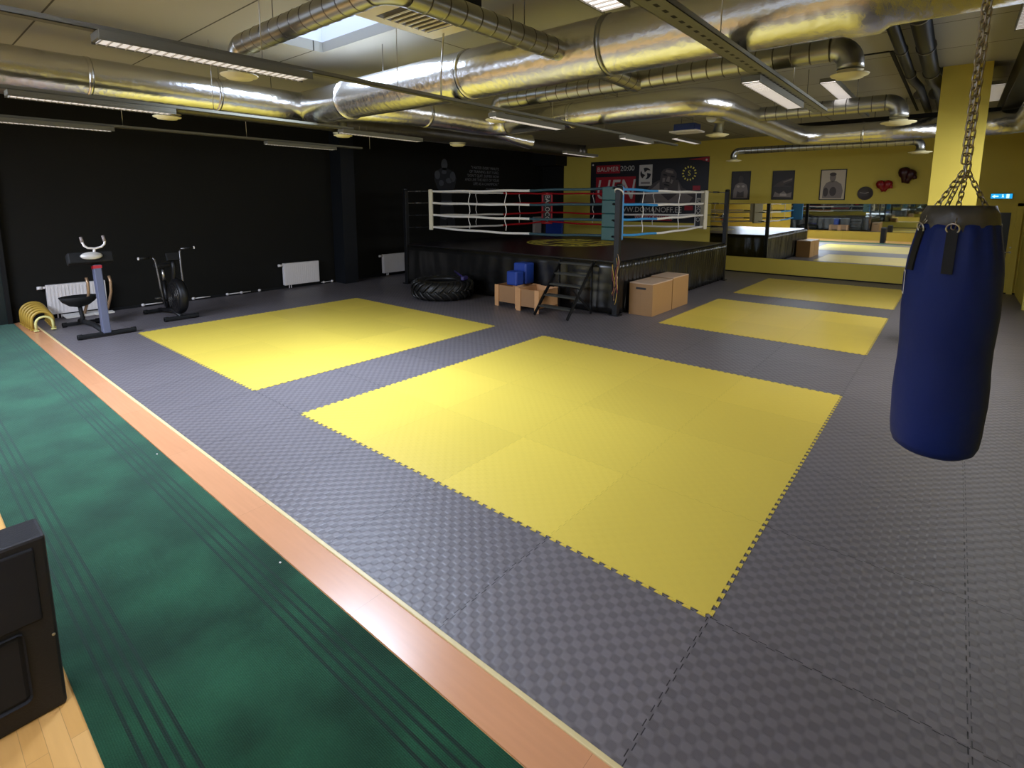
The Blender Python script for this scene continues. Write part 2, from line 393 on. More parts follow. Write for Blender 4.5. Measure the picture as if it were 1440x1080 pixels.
# ---------------------------------------------------------------- room shell
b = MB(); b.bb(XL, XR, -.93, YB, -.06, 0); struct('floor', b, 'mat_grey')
b = MB(); b.bb(XL, XR, -1.155, -.955, -.06, .006); b.bb(XL, XR, -.955, -.93, -.06, .014, 1, .004); struct('trim_1', b, ['strip_wood', 'bead'])
b = MB(); b.bb(XL, XR, YR, -1.155, -.06, 0); struct('floor.001', b, 'laminate')
b = MB(); b.bb(XL-.2, XL, YR, YB+.2, -.06, H); struct('wall_left', b, 'black_wall')
b = MB(); b.bb(XL, -6.42, YB, YB+.2, -.06, H, 0); b.bb(-6.42, XR+.2, YB, YB+.2, -.06, H, 1); struct('wall_back', b, ['black_wall', 'yellow_wall'])
b = MB(); b.bb(XR, XR+.2, YR, 3.4, -.06, H); b.bb(XR, XR+.2, 3.4, 10.6, -.06, 2.2); b.bb(XR, XR+.2, 3.4, 10.6, 3.6, H); b.bb(XR, XR+.2, 11.6, YB, -.06, H); b.bb(XR, XR+.2, 10.6, 11.6, 2.1, H); struct('wall_right', b, 'yellow_wall')  # strip left open for the added side window
b = MB()
b.bb(XL-.2, XR+.2, YR-.2, YR, -.06, 2.25); b.bb(XL-.2, XR+.2, YR-.2, YR, 3.65, H)
for x0, x1 in ((XL-.2, -5.6), (-.8, .6), (5.4, XR+.2)): b.bb(x0, x1, YR-.2, YR, 2.25, 3.65)
struct('wall_rear', b, 'yellow_wall')
# ceiling with the rectangular skylight opening and an added one behind the camera
holes = [(-1.47, .10, .42, 1.32), (1.85, 3.35, -3.4, -1.8)]
xs = sorted({XL-.2, XR+.2}|{h[0] for h in holes}|{h[1] for h in holes}); ys = sorted({YR-.2, YB+.2}|{h[2] for h in holes}|{h[3] for h in holes})
b = MB()
for i in range(len(xs)-1):
    for j in range(len(ys)-1):
        cx, cy = (xs[i]+xs[i+1])/2, (ys[j]+ys[j+1])/2
        if any(h[0] < cx < h[1] and h[2] < cy < h[3] for h in holes): continue
        b.bb(xs[i], xs[i+1], ys[j], ys[j+1], H, H+.12)
struct('ceiling', b, 'ceiling')
for i, (x0, x1, y0, y1) in enumerate(holes):  # second shaft and pane belong to the added skylight
    b = MB(); t = .06
    b.bb(x0-t, x0, y0-t, y1+t, H+.12, 4.78); b.bb(x1, x1+t, y0-t, y1+t, H+.12, 4.78); b.bb(x0, x1, y0-t, y0, H+.12, 4.78); b.bb(x0, x1, y1, y1+t, H+.12, 4.78)
    b.bb(x0-t, x1+t, y0-t, y1+t, 4.78, 4.82)
    b.bb(x0-t, x1+t, y0-t, y0, H, H+.12); 
    struct('window_%d' % (i+1), b, 'shaft')
    b = MB(); b.bb(x0, x1, y0, y1, 4.765, 4.775); struct('window_%d' % (i+6), b, 'sky_pane')
# latch rod in the skylight shaft
b = MB(); b.tube([(-1.43, 1.05, 4.30), (-1.36, .85, 4.27), (-1.28, .76, 4.33)], .018, 8); o = b.build('window_handle', 'dark_galv'); tag(o, 'small grey handle on the wall of the skylight shaft', 'handle')

# beams, columns
b = MB(); b.bb(XL, -6.93, 4.98, 5.36, 0, H); struct('wall_left.001', b, 'navy_wall')
b = MB(); b.bb(4.44, 4.96, 7.1, 7.6, 0, H); struct('wall_back.001', b, 'yellow_wall')
b = MB(); b.bb(XL, -6.3, 13.2, YB, 3.35, H); struct('trim_2', b, 'black_wall')
b = MB(); b.bb(XL, XL+.02, -.93, 4.9, 0, .05); b.bb(XL, XL+.02, 5.4, YB, 0, .05); struct('baseboard_left', b, 'mblack')
b = MB(); b.bb(-.75, XR, YB-.012, YB, 0, .03); struct('baseboard_back', b, 'mblack')
b = MB(); b.bb(5.17, XR-.01, 1.9, 13.3, 3.55, H); struct('trim_3', b, 'black_pipe')

b = MB(); b.bb(3.95, 3.99, 5.7, 11.2, H-.012, H); b.bb(3.55, 3.95, 5.68, 5.72, H-.012, H); struct('trim_4', b, 'mblack')
# far right door in the back wall
d = thing('door_1', None, None, (5.5, YB, 0)); d['kind'] = 'structure'
b = MB(); b.bb(-.42, .30, -.05, 0, .03, 1.98); o = b.build('door_leaf', 'yellow_wall', d)
b = MB(); b.bb(-.30, .21, -.056, -.048, .21, 1.84); o = b.build('door_glass', 'doorgrey', d); tag(o, 'dark grey panel')
b = MB(); b.bb(-.30, .21, -.062, -.054, .17, .21); o = b.build('door_kick_strip', 'white', d)
b = MB(); b.bb(-.50, -.42, -.07, 0, 0, 2.05); b.bb(.30, .40, -.07, 0, 0, 2.05); b.bb(-.50, .40, -.07, 0, 1.98, 2.08); o = b.build('door_frame', 'yellow_wall', d)
b = MB(); b.tube([(.27, -.06, .95), (.27, -.10, .95), (.15, -.10, .95)], .010, 8); b.tube([(.27, -.05, .95), (.27, -.062, .95)], .025, 12); b.tube([(.27, -.05, 1.06), (.27, -.062, 1.06)], .018, 12); o = b.build('door_handle', 'steel', d)
b = MB(); b.lathe([(.055, 0), (.055, .004)], 20, T=TB(-.02, -.057, 1.53)); o = b.build('door_sticker', 'white', d)
# open doorway in the right wall
d = thing('door_2', None, None, (XR, 11.1, 0)); d['kind'] = 'structure'
b = MB(); b.bb(-.04, .2, -.58, -.48, 0, 2.12); b.bb(-.04, .2, .48, .60, 0, 2.12); b.bb(-.04, .2, -.58, .60, 2.08, 2.18); b.build('door_frame', 'yellow_wall', d)
b = MB(); b.bb(.14, .2, -.48, .48, 0, 2.08); b.build('door_leaf', 'brown', d)
d = thing('door_3', None, None, (XL, -1.95, 0)); d['kind'] = 'structure'
b = MB(); b.bb(0, .06, -.72, .72, 0, 2.5); b.build('door_leaf', 'teal_dk', d)
b = MB(); b.bb(.0, .09, -.80, -.72, 0, 2.58); b.bb(.0, .09, .72, .78, 0, 2.58); b.bb(0, .09, -.80, .78, 2.5, 2.58); b.build('door_frame', 'mblack', d)
d = thing('window_5', None, None, (XR, 7.0, 2.9)); d['kind'] = 'structure'  # unseen window frame added around the side fill light
b = MB()
b.bb(.04, .12, -3.6, 3.6, -.70, -.62); b.bb(.04, .12, -3.6, 3.6, .62, .70)
for k in range(5): b.bb(.04, .12, -3.6+k*1.785, -3.54+k*1.785, -.62, .62)
b.build('window_frame', 'white', d)
for i, xc in enumerate((-3.2, 3.0)):
    d = thing('window_%d' % (i+3), None, None, (xc, YR, 2.95)); d['kind'] = 'structure'
    b = MB(); w = 2.4 if True else 0
    b.bb(-w, w, -.12, -.04, -.70, -.62); b.bb(-w, w, -.12, -.04, .62, .70)
    for k in range(4): b.bb(-w+k*(2*w-.06)/3, -w+k*(2*w-.06)/3+.06, -.12, -.04, -.62, .62)
    b.build('window_frame', 'white', d)

# ---------------------------------------------------------------- yellow puzzle mats
def toothed(x0, x1, y0, y1, p=1/13.0, dd=.011):
    """outline with dovetail teeth on all four sides"""
    pts = []
    def side(ax, ay, bx, by, nx, ny):
        L_ = math.hypot(bx-ax, by-ay); n = int(round(L_/p)); ux, uy = (bx-ax)/L_, (by-ay)/L_; q = L_/n
        for k in range(n):
            s0 = k*q
            for s_, o_ in ((.27, 0), (.20, 1), (.80, 1), (.73, 0)) if False else ((.30, -1), (.20, 1), (.80, 1), (.70, -1)):
                pts.append((ax+ux*(s0+s_*q)+nx*o_*dd, ay+uy*(s0+s_*q)+ny*o_*dd))
    side(x0, y0, x1, y0, 0, -1); side(x1, y0, x1, y1, 1, 0); side(x1, y1, x0, y1, 0, 1); side(x0, y1, x0, y0, -1, 0)
    return pts
for x0, x1, y0, y1, lb in ((0, 4, 0, 4, 'large square of yellow puzzle matting in the middle of the floor, nearest the camera'),
                           (-5, -1, 0, 4, 'square of yellow puzzle matting beside the exercise bikes along the black wall'),
                           (1, 4, 6, 9, 'yellow puzzle matting between the plyometric boxes and the punching bag'),
                           (1, 4, 10, 13, 'yellow puzzle matting closest to the wall mirrors')):
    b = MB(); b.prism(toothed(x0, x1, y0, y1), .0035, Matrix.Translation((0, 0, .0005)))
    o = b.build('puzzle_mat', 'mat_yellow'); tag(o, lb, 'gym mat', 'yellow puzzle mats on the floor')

# carpet runner
b = MB(); b.bb(-7.36, 5.9, -2.155, -1.162, .0005, .008, 0, .002)
tag(b.build('carpet_runner', 'carpet'), 'long green ribbed carpet runner with dark stripes beside the wooden strip', 'carpet')
for x, y in ((-.1, -1.20), (1.96, -1.195)):
    b = MB(); b.box((x, y, .012), (.012, .008, .006), Matrix.Rotation(.4, 3, 'Z'), 0, .001)
    tag(b.build('paper_scrap', 'white'), 'tiny white scrap on the green carpet edge, %s' % ('halfway down the runner' if x < 1 else 'near the bottom of the picture'), 'scrap')

# ---------------------------------------------------------------- wall mirrors
for x0, x1, lb in ((-.98, .79, 'frameless wall mirror panel on the yellow wall, left panel beside the boxing ring'), (.79, 2.5, 'frameless wall mirror panel on the yellow wall, middle panel under the framed boxer portrait'), (2.5, 4.2, 'frameless wall mirror panel on the yellow wall, right panel beneath the hanging gloves')):
    t = thing('wall_mirror', lb, 'mirror', ((x0+x1)/2, YB, .46), 0, 'wall mirrors on the yellow wall'); w = (x1-x0)/2
    b = MB(); b.bb(-w, w, -.008, -.001, 0, 1.56); b.build('mirror_backing', 'dark_galv', t)
    b = MB(); b.bb(-w+.0005, w-.0005, -.010, -.0082, 0, 1.56); b.build('mirror_glass', 'mirror', t)
t = thing('wall_mirror', 'long mirror on the yellow wall behind the camera, seen only in the other mirrors', 'mirror', (1.5, YR, .46))
b = MB(); b.bb(-4.2, 4.2, .001, .008, 0, 1.56); b.build('mirror_backing', 'dark_galv', t)
b = MB(); b.bb(-4.19, 4.19, .0082, .010, .01, 1.55); b.build('mirror_glass', 'mirror', t)

# ---------------------------------------------------------------- radiators
def radiator(y0, y1, lb):
    w = y1-y0; t = thing('radiator', lb, 'radiator', (XL+.012, y0, .07), 0, 'white panel radiators on the black wall')
    b = MB(); b.bb(.03, .13, 0, w, .02, .54, 0, .008)
    for k in range(int(w/.05)): b.bb(.128, .134, .03+k*.05, .05+k*.05, .05, .50, 0)
    b.build('radiator_panel', 'white', t)
    b = MB(); b.tube([(.08, 0, .50), (.08, -.05, .50)], .022, 12); b.tube([(.08, -.045, .50), (.08, -.115, .50)], .03, 14); b.build('thermostat_valve', 'white', t)
    b = MB(); b.tube([(.09, .12, .02), (.09, .12, -.06)], .011, 8); b.tube([(.09, .17, .02), (.09, .17, -.06)], .011, 8); b.build('pipe', 'white', t)
    for yb_ in (.1, w-.13):
        b = MB(); b.bb(.005, .031, yb_, yb_+.03, .05, .5); b.build('bracket', 'white', t)
radiator(-.70, .14, 'white radiator behind the exercise bike with the white handlebar')
radiator(3.57, 4.46, 'white radiator on the black wall just left of the dark column')
radiator(6.41, 7.50, 'white radiator beside the ring corner, right of the dark column')
for (y0, y1), cl, lb in (((.75, 1.05), (.72,), 'short white pipe at the wall foot between the two exercise bikes'), ((1.65, 1.95), (1.62,), 'white pipe at the wall foot just right of the air bike'), ((2.3, 2.8), (2.3, 2.6, 3.0), 'white pipe with round collars at the wall foot left of the middle radiator'), ((4.55, 4.85), (4.62, 4.85), 'white pipe at the wall foot between the middle radiator and the dark column')):
    t = thing('heating_pipe', lb, 'pipe', (XL+.055, y0, .045), 0, 'white heating pipes along the black wall')
    b = MB(); b.tube([(0, 0, 0), (0, y1-y0, 0)], .011, 8); b.build('pipe_run', 'white', t)
    for y in cl:
        b = MB(); b.lathe([(.0, -.03), (.028, -.02), (.032, 0), (.028, .02), (0, .03)], 10, T=Matrix.Translation((0, y-y0, 0))); b.build('collar', 'white', t)

# ---------------------------------------------------------------- boxing ring
RX0, RX1, RY0, RY1, RH = -5.80, .13, 6.05, 11.85, 1.0
ring = thing('boxing_ring', 'raised boxing ring with black canvas, pleated black skirt and coloured ropes', 'boxing ring', ((RX0+RX1)/2, (RY0+RY1)/2, 0))
ox, oy = ring.location.x, ring.location.y
hx, hy = (RX1-RX0)/2, (RY1-RY0)/2
b = MB(); b.bb(-hx+.03, hx-.03, -hy+.03, hy-.03, .92, .985)
for x in (-2.6, -.9, .9, 2.6):
    for y in (-2.6, 0, 2.6): b.bb(x-.04, x+.04, y-.04, y+.04, 0, .92)
b.build('platform', 'mblack', ring)
b = MB(); b.bb(-hx, hx, -hy, hy, .985, 1.0, 0, .004); cv = b.build('canvas', 'canvas', ring)
b = MB(); b.bb(-hx-.005, hx+.005, -hy-.006, -hy, .90, .985); b.bb(hx, hx+.006, -hy, hy, .90, .985); b.build('edge_padding', 'skirt', ring)
# round emblem on the canvas
ec = (-2.95-ox, 9.25-oy)
b = MB()
def annulus(b, c, r0_, r1_, z0, z1, n=64, mi=0):
    for k in range(n):
        a0, a1 = 2*PI*k/n, 2*PI*(k+1)/n
        b.prism([(c[0]+r0_*math.cos(a0), c[1]+r0_*math.sin(a0)), (c[0]+r1_*math.cos(a0), c[1]+r1_*math.sin(a0)), (c[0]+r1_*math.cos(a1), c[1]+r1_*math.sin(a1)), (c[0]+r0_*math.cos(a1), c[1]+r0_*math.sin(a1))], z1-z0, Matrix.Translation((0, 0, z0)), mi)
annulus(b, ec, 1.14, 1.20, 1.0005, 1.002); annulus(b, ec, .70, .73, 1.0005, 1.002)
for k in range(26):
    a = 2*PI*k/26; r1_ = .93; c = (ec[0]+r1_*math.cos(a), ec[1]+r1_*math.sin(a))
    if k % 13 == 6: continue
    R_ = Matrix.Translation((c[0], c[1], 1.0005)) @ Matrix.Rotation(a+PI/2, 4, 'Z')
    if k % 2: b.prism([(-.10, -.17), (-.02, -.17), (-.02, .17), (-.10, .17)], .0015, R_); b.prism([(-.02, .09), (.09, .09), (.09, .17), (-.02, .17)], .0015, R_)
    else: b.prism([(-.10, -.17), (.10, -.17), (.10, -.09), (-.10, -.09)], .0015, R_); b.prism([(-.04, -.09), (.04, -.09), (.04, .17), (-.04, .17)], .0015, R_)
b.prism([(ec[0]-.42, ec[1]-.35), (ec[0]+.45, ec[1]-.35), (ec[0]+.45, ec[1]-.1), (ec[0]-.1, ec[1]-.1), (ec[0]-.1, ec[1]+.05), (ec[0]+.5, ec[1]+.05), (ec[0]+.5, ec[1]+.4), (ec[0]-.45, ec[1]+.4), (ec[0]-.45, ec[1]+.2), (ec[0]+.2, ec[1]+.2), (ec[0]+.2, ec[1]+.12), (ec[0]-.42, ec[1]+.12)], .0015, Matrix.Translation((0, 0, 1.0005)))
o = b.build('emblem', 'emblem', cv); tag(o, 'yellow round emblem with lettering around its rim')
# skirts: pleated cloth
def skirt(ax, ay, bx, by, nx, ny, amp, pitch, z0=.02, z1=.975, lean=0.0):
    L_ = math.hypot(bx-ax, by-ay); n = int(L_/pitch*8); ux, uy = (bx-ax)/L_, (by-ay)/L_
    rows = 9; bm = bmesh.new(); V = []
    rnd = [random.uniform(.4, 1.2) for _ in range(int(L_/pitch)+3)]
    for j in range(rows):
        t = j/(rows-1); z = z1+(z0-z1)*t; row = []
        for i in range(n+1):
            s = L_*i/n; ph = s/pitch; k = int(ph)
            o_ = amp*(math.sin(2*PI*ph + .9*math.sin(3*t+k))*rnd[k])*(.35+.65*t) + (.03*t*t*amp/.02 if not lean else lean*(1-t)) + .012
            row.append(bm.verts.new((ax+ux*s+nx*o_-ox, ay+uy*s+ny*o_-oy, z)))
        V.append(row)
    for j in range(rows-1):
        for i in range(n):
            f = bm.faces.new((V[j][i], V[j][i+1], V[j+1][i+1], V[j+1][i])); f.smooth = True
    m = MB(); m.bm.free(); m.bm = bm
    o = m.build('skirt', 'skirt', ring)
    so = o.modifiers.new('thickness', 'SOLIDIFY'); so.thickness = .003
    return o
skirt(RX1, RY0, RX1, RY1, 1, 0, .026, .15, lean=.05)
skirt(RX0, RY0, RX1, RY0, 0, -1, .012, .45)
skirt(RX0, RY1, RX0, RY0, -1, 0, .015, .3)
skirt(RX1, RY1, RX0, RY1, 0, 1, .015, .3)
# posts
corners = {'FL': (RX0, RY0), 'FR': (RX1, RY0), 'BR': (RX1, RY1), 'BL': (RX0, RY1)}
for k, (x, y) in corners.items():
    sx = -1 if x < ox else 1; sy = -1 if y < oy else 1
    px, py = x+sx*.0-ox, y+sy*.0-oy
    b = MB(); b.bb(px-.05, px+.05, py-.05, py+.05, 0, 2.33, 0, .006); b.lathe([(.055, 2.33), (.06, 2.36), (.05, 2.385), (0, 2.39)], 12, T=Matrix.Translation((px, py, 0)))
    b.bb(px-.09, px+.09, py-.09, py+.09, 0, .02)
    p = b.build('corner_post', 'black', ring)
    if k == 'FR':
        # cloth strips and jump ropes tied round the near post
        for j in range(9):
            a = random.uniform(-1, 1); zz = [(.8-.1*j % .5)]
            x0 = px+random.uniform(-.05, .06); z0 = random.uniform(.75, 1.15)
            pts = []
            for q in range(9):
                t = q/8; pts.append((x0+.03*math.sin(5*t+a*3)+.02*a*t, py-.062-.02*t, z0-t*random.uniform(.45, .62)))
            b = MB(); b.tube(pts, .006 if j % 3 else .009, 6)
            o = b.build('jump_rope', ['cord_pink', 'bronze', 'mblack'][j % 3] if j % 4 else 'archy', p)
        b = MB(); b.tube([(px+.1*math.cos(a_*.25)*.72, py+.1*math.sin(a_*.25)*.72, 2.24-.055*math.sin(a_*.25)) for a_ in range(26)], .013, 8); o = b.build('cloth_strap', 'ropew', p)
# ropes
inset = .42
RC = {k: (x+(inset if x < ox else -inset)-ox, y+(inset if y < oy else -inset)-oy) for k, (x, y) in corners.items()}
zs = [1.43, 1.73, 2.03, 2.32]
sides = [('FL', 'FR', 'w', 't'), ('FR', 'BR', 'b', 'w'), ('BR', 'BL', 'w', 'r'), ('BL', 'FL', 'r', 'w')]
frac = {('FL', 'FR'): .62, ('FR', 'BR'): .40, ('BR', 'BL'): .55, ('BL', 'FL'): .42}
matn = {'w': 'ropew', 't': 'ropet', 'b': 'ropeb', 'r': 'roper'}
for a, c, m0, m1 in sides:
    A = Vector((*RC[a], 0)); Bv = Vector((*RC[c], 0)); fr = frac[(a, c)]
    for zi, z in enumerate(zs):
        n = 48; pts = []; seg = []
        sag = [.05, .03, .03, .02][zi]
        for i in range(n+1):
            t = i/n; p = A.lerp(Bv, t)
            pts.append((p.x, p.y, z-sag*4*t*(1-t)+.006*math.sin(t*23+zi)))
            seg.append(0 if t < fr else 1)
        b = MB(); b.tube(pts, .027, 10, seg_mi=seg[:-1] if len(seg) > n else seg)
        b.build('rope', [matn[m0], matn[m1]], ring)
    for t in (.28, .66) if a != 'FL' else (.27, .49):
        p = A.lerp(Bv, t); d_ = (Bv-A).normalized()
        pts = [(p.x+d_.x*.03*math.sin(q*1.7), p.y+d_.y*.03*math.sin(q*1.7), 2.33-q*.1) for q in range(10)]
        b = MB(); b.tube(pts, .009, 6)
        o = b.build('rope_tie', 'ropew', ring)
# turnbuckle straps from rope corners to posts
for k, (x, y) in corners.items():
    for zi, z in enumerate(zs):
        A = Vector((RC[k][0], RC[k][1], z)); P_ = Vector((x-ox, y-oy, z-.01))
        b = MB(); b.tube([A, A.lerp(P_, .35)], .010, 8); b.tube([A.lerp(P_, .35), A.lerp(P_, .62)], .02, 8); b.tube([A.lerp(P_, .62), P_], .010, 8)
        b.build('turnbuckle', 'black' if zi < 2 or k == 'FR' else 'dark_galv', ring)
# corner pads
def cpad(k, matp, w, z0=1.36, z1=2.36):
    x, y = RC[k]; dx, dy = (1 if x < 0 else -1), (1 if y < 0 else -1)
    ang = math.atan2(dy, dx)
    b = MB(); b.box((x+dx*.02, y+dy*.02, (z0+z1)/2), (.10, w, z1-z0), Matrix.Rotation(ang, 3, 'Z'), 0, .02)
    return b.build('corner_pad', matp, ring), ang
p_, _ = cpad('FL', 'padwhite', .26)
# near corner: teal outer face made of three stacked cushions with a blue back
x, y = -.29+.0-ox, 6.47-oy
b = MB(); b.bb(-.34-ox, .035-ox, 6.36-oy, 6.44-oy, 1.36, 2.35, 0, .02); p_ = b.build('corner_pad', 'padblue', ring)
for q in range(4):
    b = MB(); b.bb(-.36-ox, -.015-ox, 6.295-oy, 6.365-oy, 1.35+q*.25, 1.595+q*.25, 0, .012)
    o = b.build('cushion', 'padteal', p_); tag(o, 'teal outer cushion')
    b = MB(); b.bb(-.06-ox, .06-ox, 6.27-oy, 6.30-oy, 1.55+q*.25, 1.585+q*.25, 0, .006); b.build('pad_strap', 'g0', p_)
p_, _ = cpad('BR', 'padwhite', .30)
def sidepad(x, y, sx, sy, face, border, body, rot):
    b = MB(); b.bb(x-sx, x+sx, y-sy, y+sy, 1.40, 2.30, 0, .015)
    return b.build('corner_pad', border, ring)
# red corner: black panel framed in red with lettering
x, y = RC['BL']; R3 = Matrix.Rotation(-PI/4, 3, 'Z')
b = MB(); b.box((x+.03, y-.03, 1.85), (.07, .36, 1.0), R3, 0, .02); p_ = b.build('corner_pad', 'roper', ring); p_['label'] = 'red framed corner pad with white lettering'
Rt = Matrix.Rotation(PI/4, 3, 'Z')
n_ = Vector((math.cos(-PI/4), math.sin(-PI/4), 0)); side_ = Vector((math.cos(PI/4), math.sin(PI/4), 0))
c_ = Vector((x+.03, y-.03, 1.85))
b = MB(); b.box(c_+n_*.036, (.012, .25, .86), R3); q_ = b.build('pad_panel', 'g0', p_)
Rtext = Matrix((( 0, side_.x, n_.x), (0, side_.y, n_.y), (-1, 0, 0)))
text_part('lettering', 'BAROCO', .2, 'text', q_, c_+n_*.044, Rtext, .001)
x, y = RC['BR']
b = MB(); b.box((x-.16, y+.01, 1.86), (.19, .05, .92), None, 0, .012); p_ = b.build('corner_pad', 'ropew', ring)
b = MB(); b.box((x-.16, y-.02, 1.86), (.12, .012, .88)); q_ = b.build('pad_panel', 'g0', p_)
text_part('lettering', 'BAROCO', .15, 'text', q_, (x-.16, y-.028, 1.86), Matrix(((0, 1, 0), (0, 0, -1), (-1, 0, 0))), .001)

# ---------------------------------------------------------------- ring stairs
st = thing('ring_stairs', 'black metal stairs with open treads leading up to the boxing ring', 'stairs', (-.65, 5.08, 0))
for sx in (-.36, .36):
    b = MB(); b.box((sx, .44, .49), (.025, .055, 1.28), Matrix.Rotation(-.735, 3, 'X')); b.build('stringer', 'black', st)
for i in range(5):
    y = .14+i*.165; z = .165+i*.185
    b = MB(); b.bb(-.35, .35, y-.02, y+.15, z-.015, z+.012, 0, .003)
    for q in range(4): b.bb(-.34, .34, y+q*.035-.005, y+q*.035+.005, z+.012, z+.016)
    b.build('tread', 'tread', st)
b = MB(); b.box((-.36, .80, .48), (.025, .04, .95)); b.box((.36, .80, .48), (.025, .04, .95)); b.box((.36, .5, .28), (.02, .03, .75), Matrix.Rotation(.9, 3, 'X')); b.build('rear_support', 'black', st)

# ---------------------------------------------------------------- crates with blue blocks
def crate(x, y, w, d_, lb):
    t = thing('wooden_crate', lb, 'crate', (x, y, 0), 0, 'pine crates in front of the ring')
    b = MB(); b.bb(-w/2, w/2, 0, .02, .09, .42); b.build('side_panel', 'pine', t)
    b = MB(); b.bb(-w/2, w/2, d_-.02, d_, .09, .42); b.build('side_panel', 'pine', t)
    b = MB(); b.bb(-w/2, -w/2+.02, .02, d_-.02, .09, .42); b.build('side_panel', 'pine', t)
    b = MB(); b.bb(w/2-.02, w/2, .02, d_-.02, .09, .42); b.build('side_panel', 'pine', t)
    b = MB(); b.bb(-w/2+.02, w/2-.02, .02, d_-.02, .09, .11); b.build('bottom_panel', 'pine', t)
    for sx in (-1, 1):
        for y0 in (-.018, d_-.002):
            b = MB(); b.bb(sx*w/2-(.1 if sx > 0 else 0), sx*w/2+(.1 if sx < 0 else 0), y0, y0+.02, 0, .43); b.build('leg', 'pine', t)
    return t
crate(-1.90, 5.37, .63, .54, 'pine crate on short legs with two blue blocks on its top')
crate(-1.305, 5.27, .54, .62, 'open pine crate on short legs partly behind the black ring stairs')
def block(x, y, z, w, d_, h_, lb):
    b = MB(); b.bb(-w/2, w/2, 0, d_, 0, h_, 0, .03)
    o = b.build('foam_block', 'bluefoam', None, (x, y, z)); tag(o, lb, 'foam block', 'blue padded blocks on the crate')
block(-1.82, 5.40, .435, .26, .24, .28, 'small blue padded block standing in front on the left pine crate')
block(-1.84, 5.68, .435, .32, .28, .42, 'taller blue padded block at the back of the left pine crate')
b = MB(); b.bb(-.15, .15, -.09, .09, 0, .12, 0, .03); tag(b.build('folded_bag', 'red', None, (-1.30, 5.60, .112)), 'dark red bag lying inside the open pine crate', 'bag')

# ---------------------------------------------------------------- plyometric boxes
def plyo(x0, x1, y0, y1, h_, lb, hole):
    t = thing('plyometric_box', lb, 'plyo box', ((x0+x1)/2, (y0+y1)/2, 0), 0, 'plywood jump boxes beside the ring'); w, d_ = (x1-x0)/2, (y1-y0)/2
    b = MB(); b.bb(-w, w, -d_, d_, 0, h_-.018, 0, .004); b.build('box_side', 'ply', t)
    b = MB(); b.bb(-w, w, -d_, d_, h_-.018, h_, 0, .004); b.build('box_top', 'plytop', t)
    if hole:
        b = MB(); b.bb(-.10, .10, -d_-.0015, -d_+.01, h_-.12, h_-.08, 0, .004); b.build('hand_hole', 'g0', t)
plyo(.235, .70, 6.36, 7.22, .60, 'plywood plyometric box with a hand slot, nearer of the two beside the ring', True)
plyo(.235, .70, 7.25, 8.02, .62, 'plywood plyometric box, farther of the two beside the ring skirt', True)

# ---------------------------------------------------------------- tractor tyre and hammer
t = thing('tractor_tyre', 'large black tractor tyre lying flat in front of the ring', 'tyre', (-3.66, 5.27, 0))
RT, HT = .66, .42
b = MB()
prof = [(.36, .07), (.38, .03), (.46, .005), (.56, .03), (.62, .08), (.635, .15), (.64, .21), (.635, .27), (.62, .34), (.56, .39), (.46, .415), (.38, .39), (.36, .35), (.42, .30), (.46, .21), (.42, .12), (.36, .07)]
b.lathe(prof, 56, cap=False); b.build('tyre_carcass', 'rubber', t)
for k in range(22):
    for hlf in (0, 1):
        a = 2*PI*(k+.5*hlf)/22; bm_ = MB(); pts = []
        for q in range(6):
            u = q/5; zz = (.215 - u*.185) if hlf else (.205+u*.195)
            aa = a + .30*u; rr = .655 if u < .7 else .655-.10*(u-.7)/.3
            pts.append((rr*math.cos(aa), rr*math.sin(aa), zz))
        bm_.tube(pts, .026, 6); bm_.build('tread_lug', 'rubber', t)
hm = thing('sledgehammer', 'sledgehammer with dark handle resting across the tractor tyre', 'hammer', (-3.40, 5.60, .47))
b = MB(); b.tube([(-.32, .10, .06), (.30, -.22, -.01)], .02, 10); b.build('handle', 'purple', hm)
b = MB(); b.box((.30, -.22, -.005), (.08, .20, .08), Matrix.Rotation(.3, 3, 'Z'), 0, .015); b.build('hammer_head', 'purple', hm)

# ---------------------------------------------------------------- punching bag
bg = thing('punching_bag', 'tall blue punching bag hanging from the ceiling on steel chains', 'punching bag', (4.78, .85, .82))
def bagprof():
    P_ = [(0.0, .0), (.08, .002), (.135, .012), (.165, .035), (.178, .07), (.184, .13)]
    for i in range(8): P_.append((.186+.004*math.sin(i*1.3), .2+i*.09))
    P_ += [(.187, .88), (.185, .93), (.180, .98), (.172, 1.03), (.162, 1.08), (.154, 1.12), (.150, 1.15), (.138, 1.155), (0, 1.155)]
    return P_
b = MB(); b.lathe(bagprof(), 56)
for v in b.bm.verts:
    a = math.atan2(v.co.y, v.co.x); z = v.co.z
    r_ = math.hypot(v.co.x, v.co.y)
    k = 1+.006*math.sin(3*a+4*z)+ (.03*math.sin(14*a+.6*math.sin(3*a))*max(0, (z-.86)/.2) if z > .86 else 0)
    v.co.x *= k; v.co.y *= k
b.build('bag_body', 'bagblue', bg)
b = MB(); b.lathe([(.146, 1.12), (.147, 1.16), (.144, 1.20), (.128, 1.24), (.10, 1.23), (.09, 1.17), (0, 1.165)], 40)
for v in b.bm.verts:
    a = math.atan2(v.co.y, v.co.x); k = 1+.03*math.sin(9*a+v.co.z*30); v.co.x *= k; v.co.y *= k
o = b.build('bag_collar', 'grey_tape', bg); tag(o, 'crumpled grey collar')
view = Vector((CAM.x-4.78, CAM.y-.85, 0)); va = math.atan2(view.y, view.x)
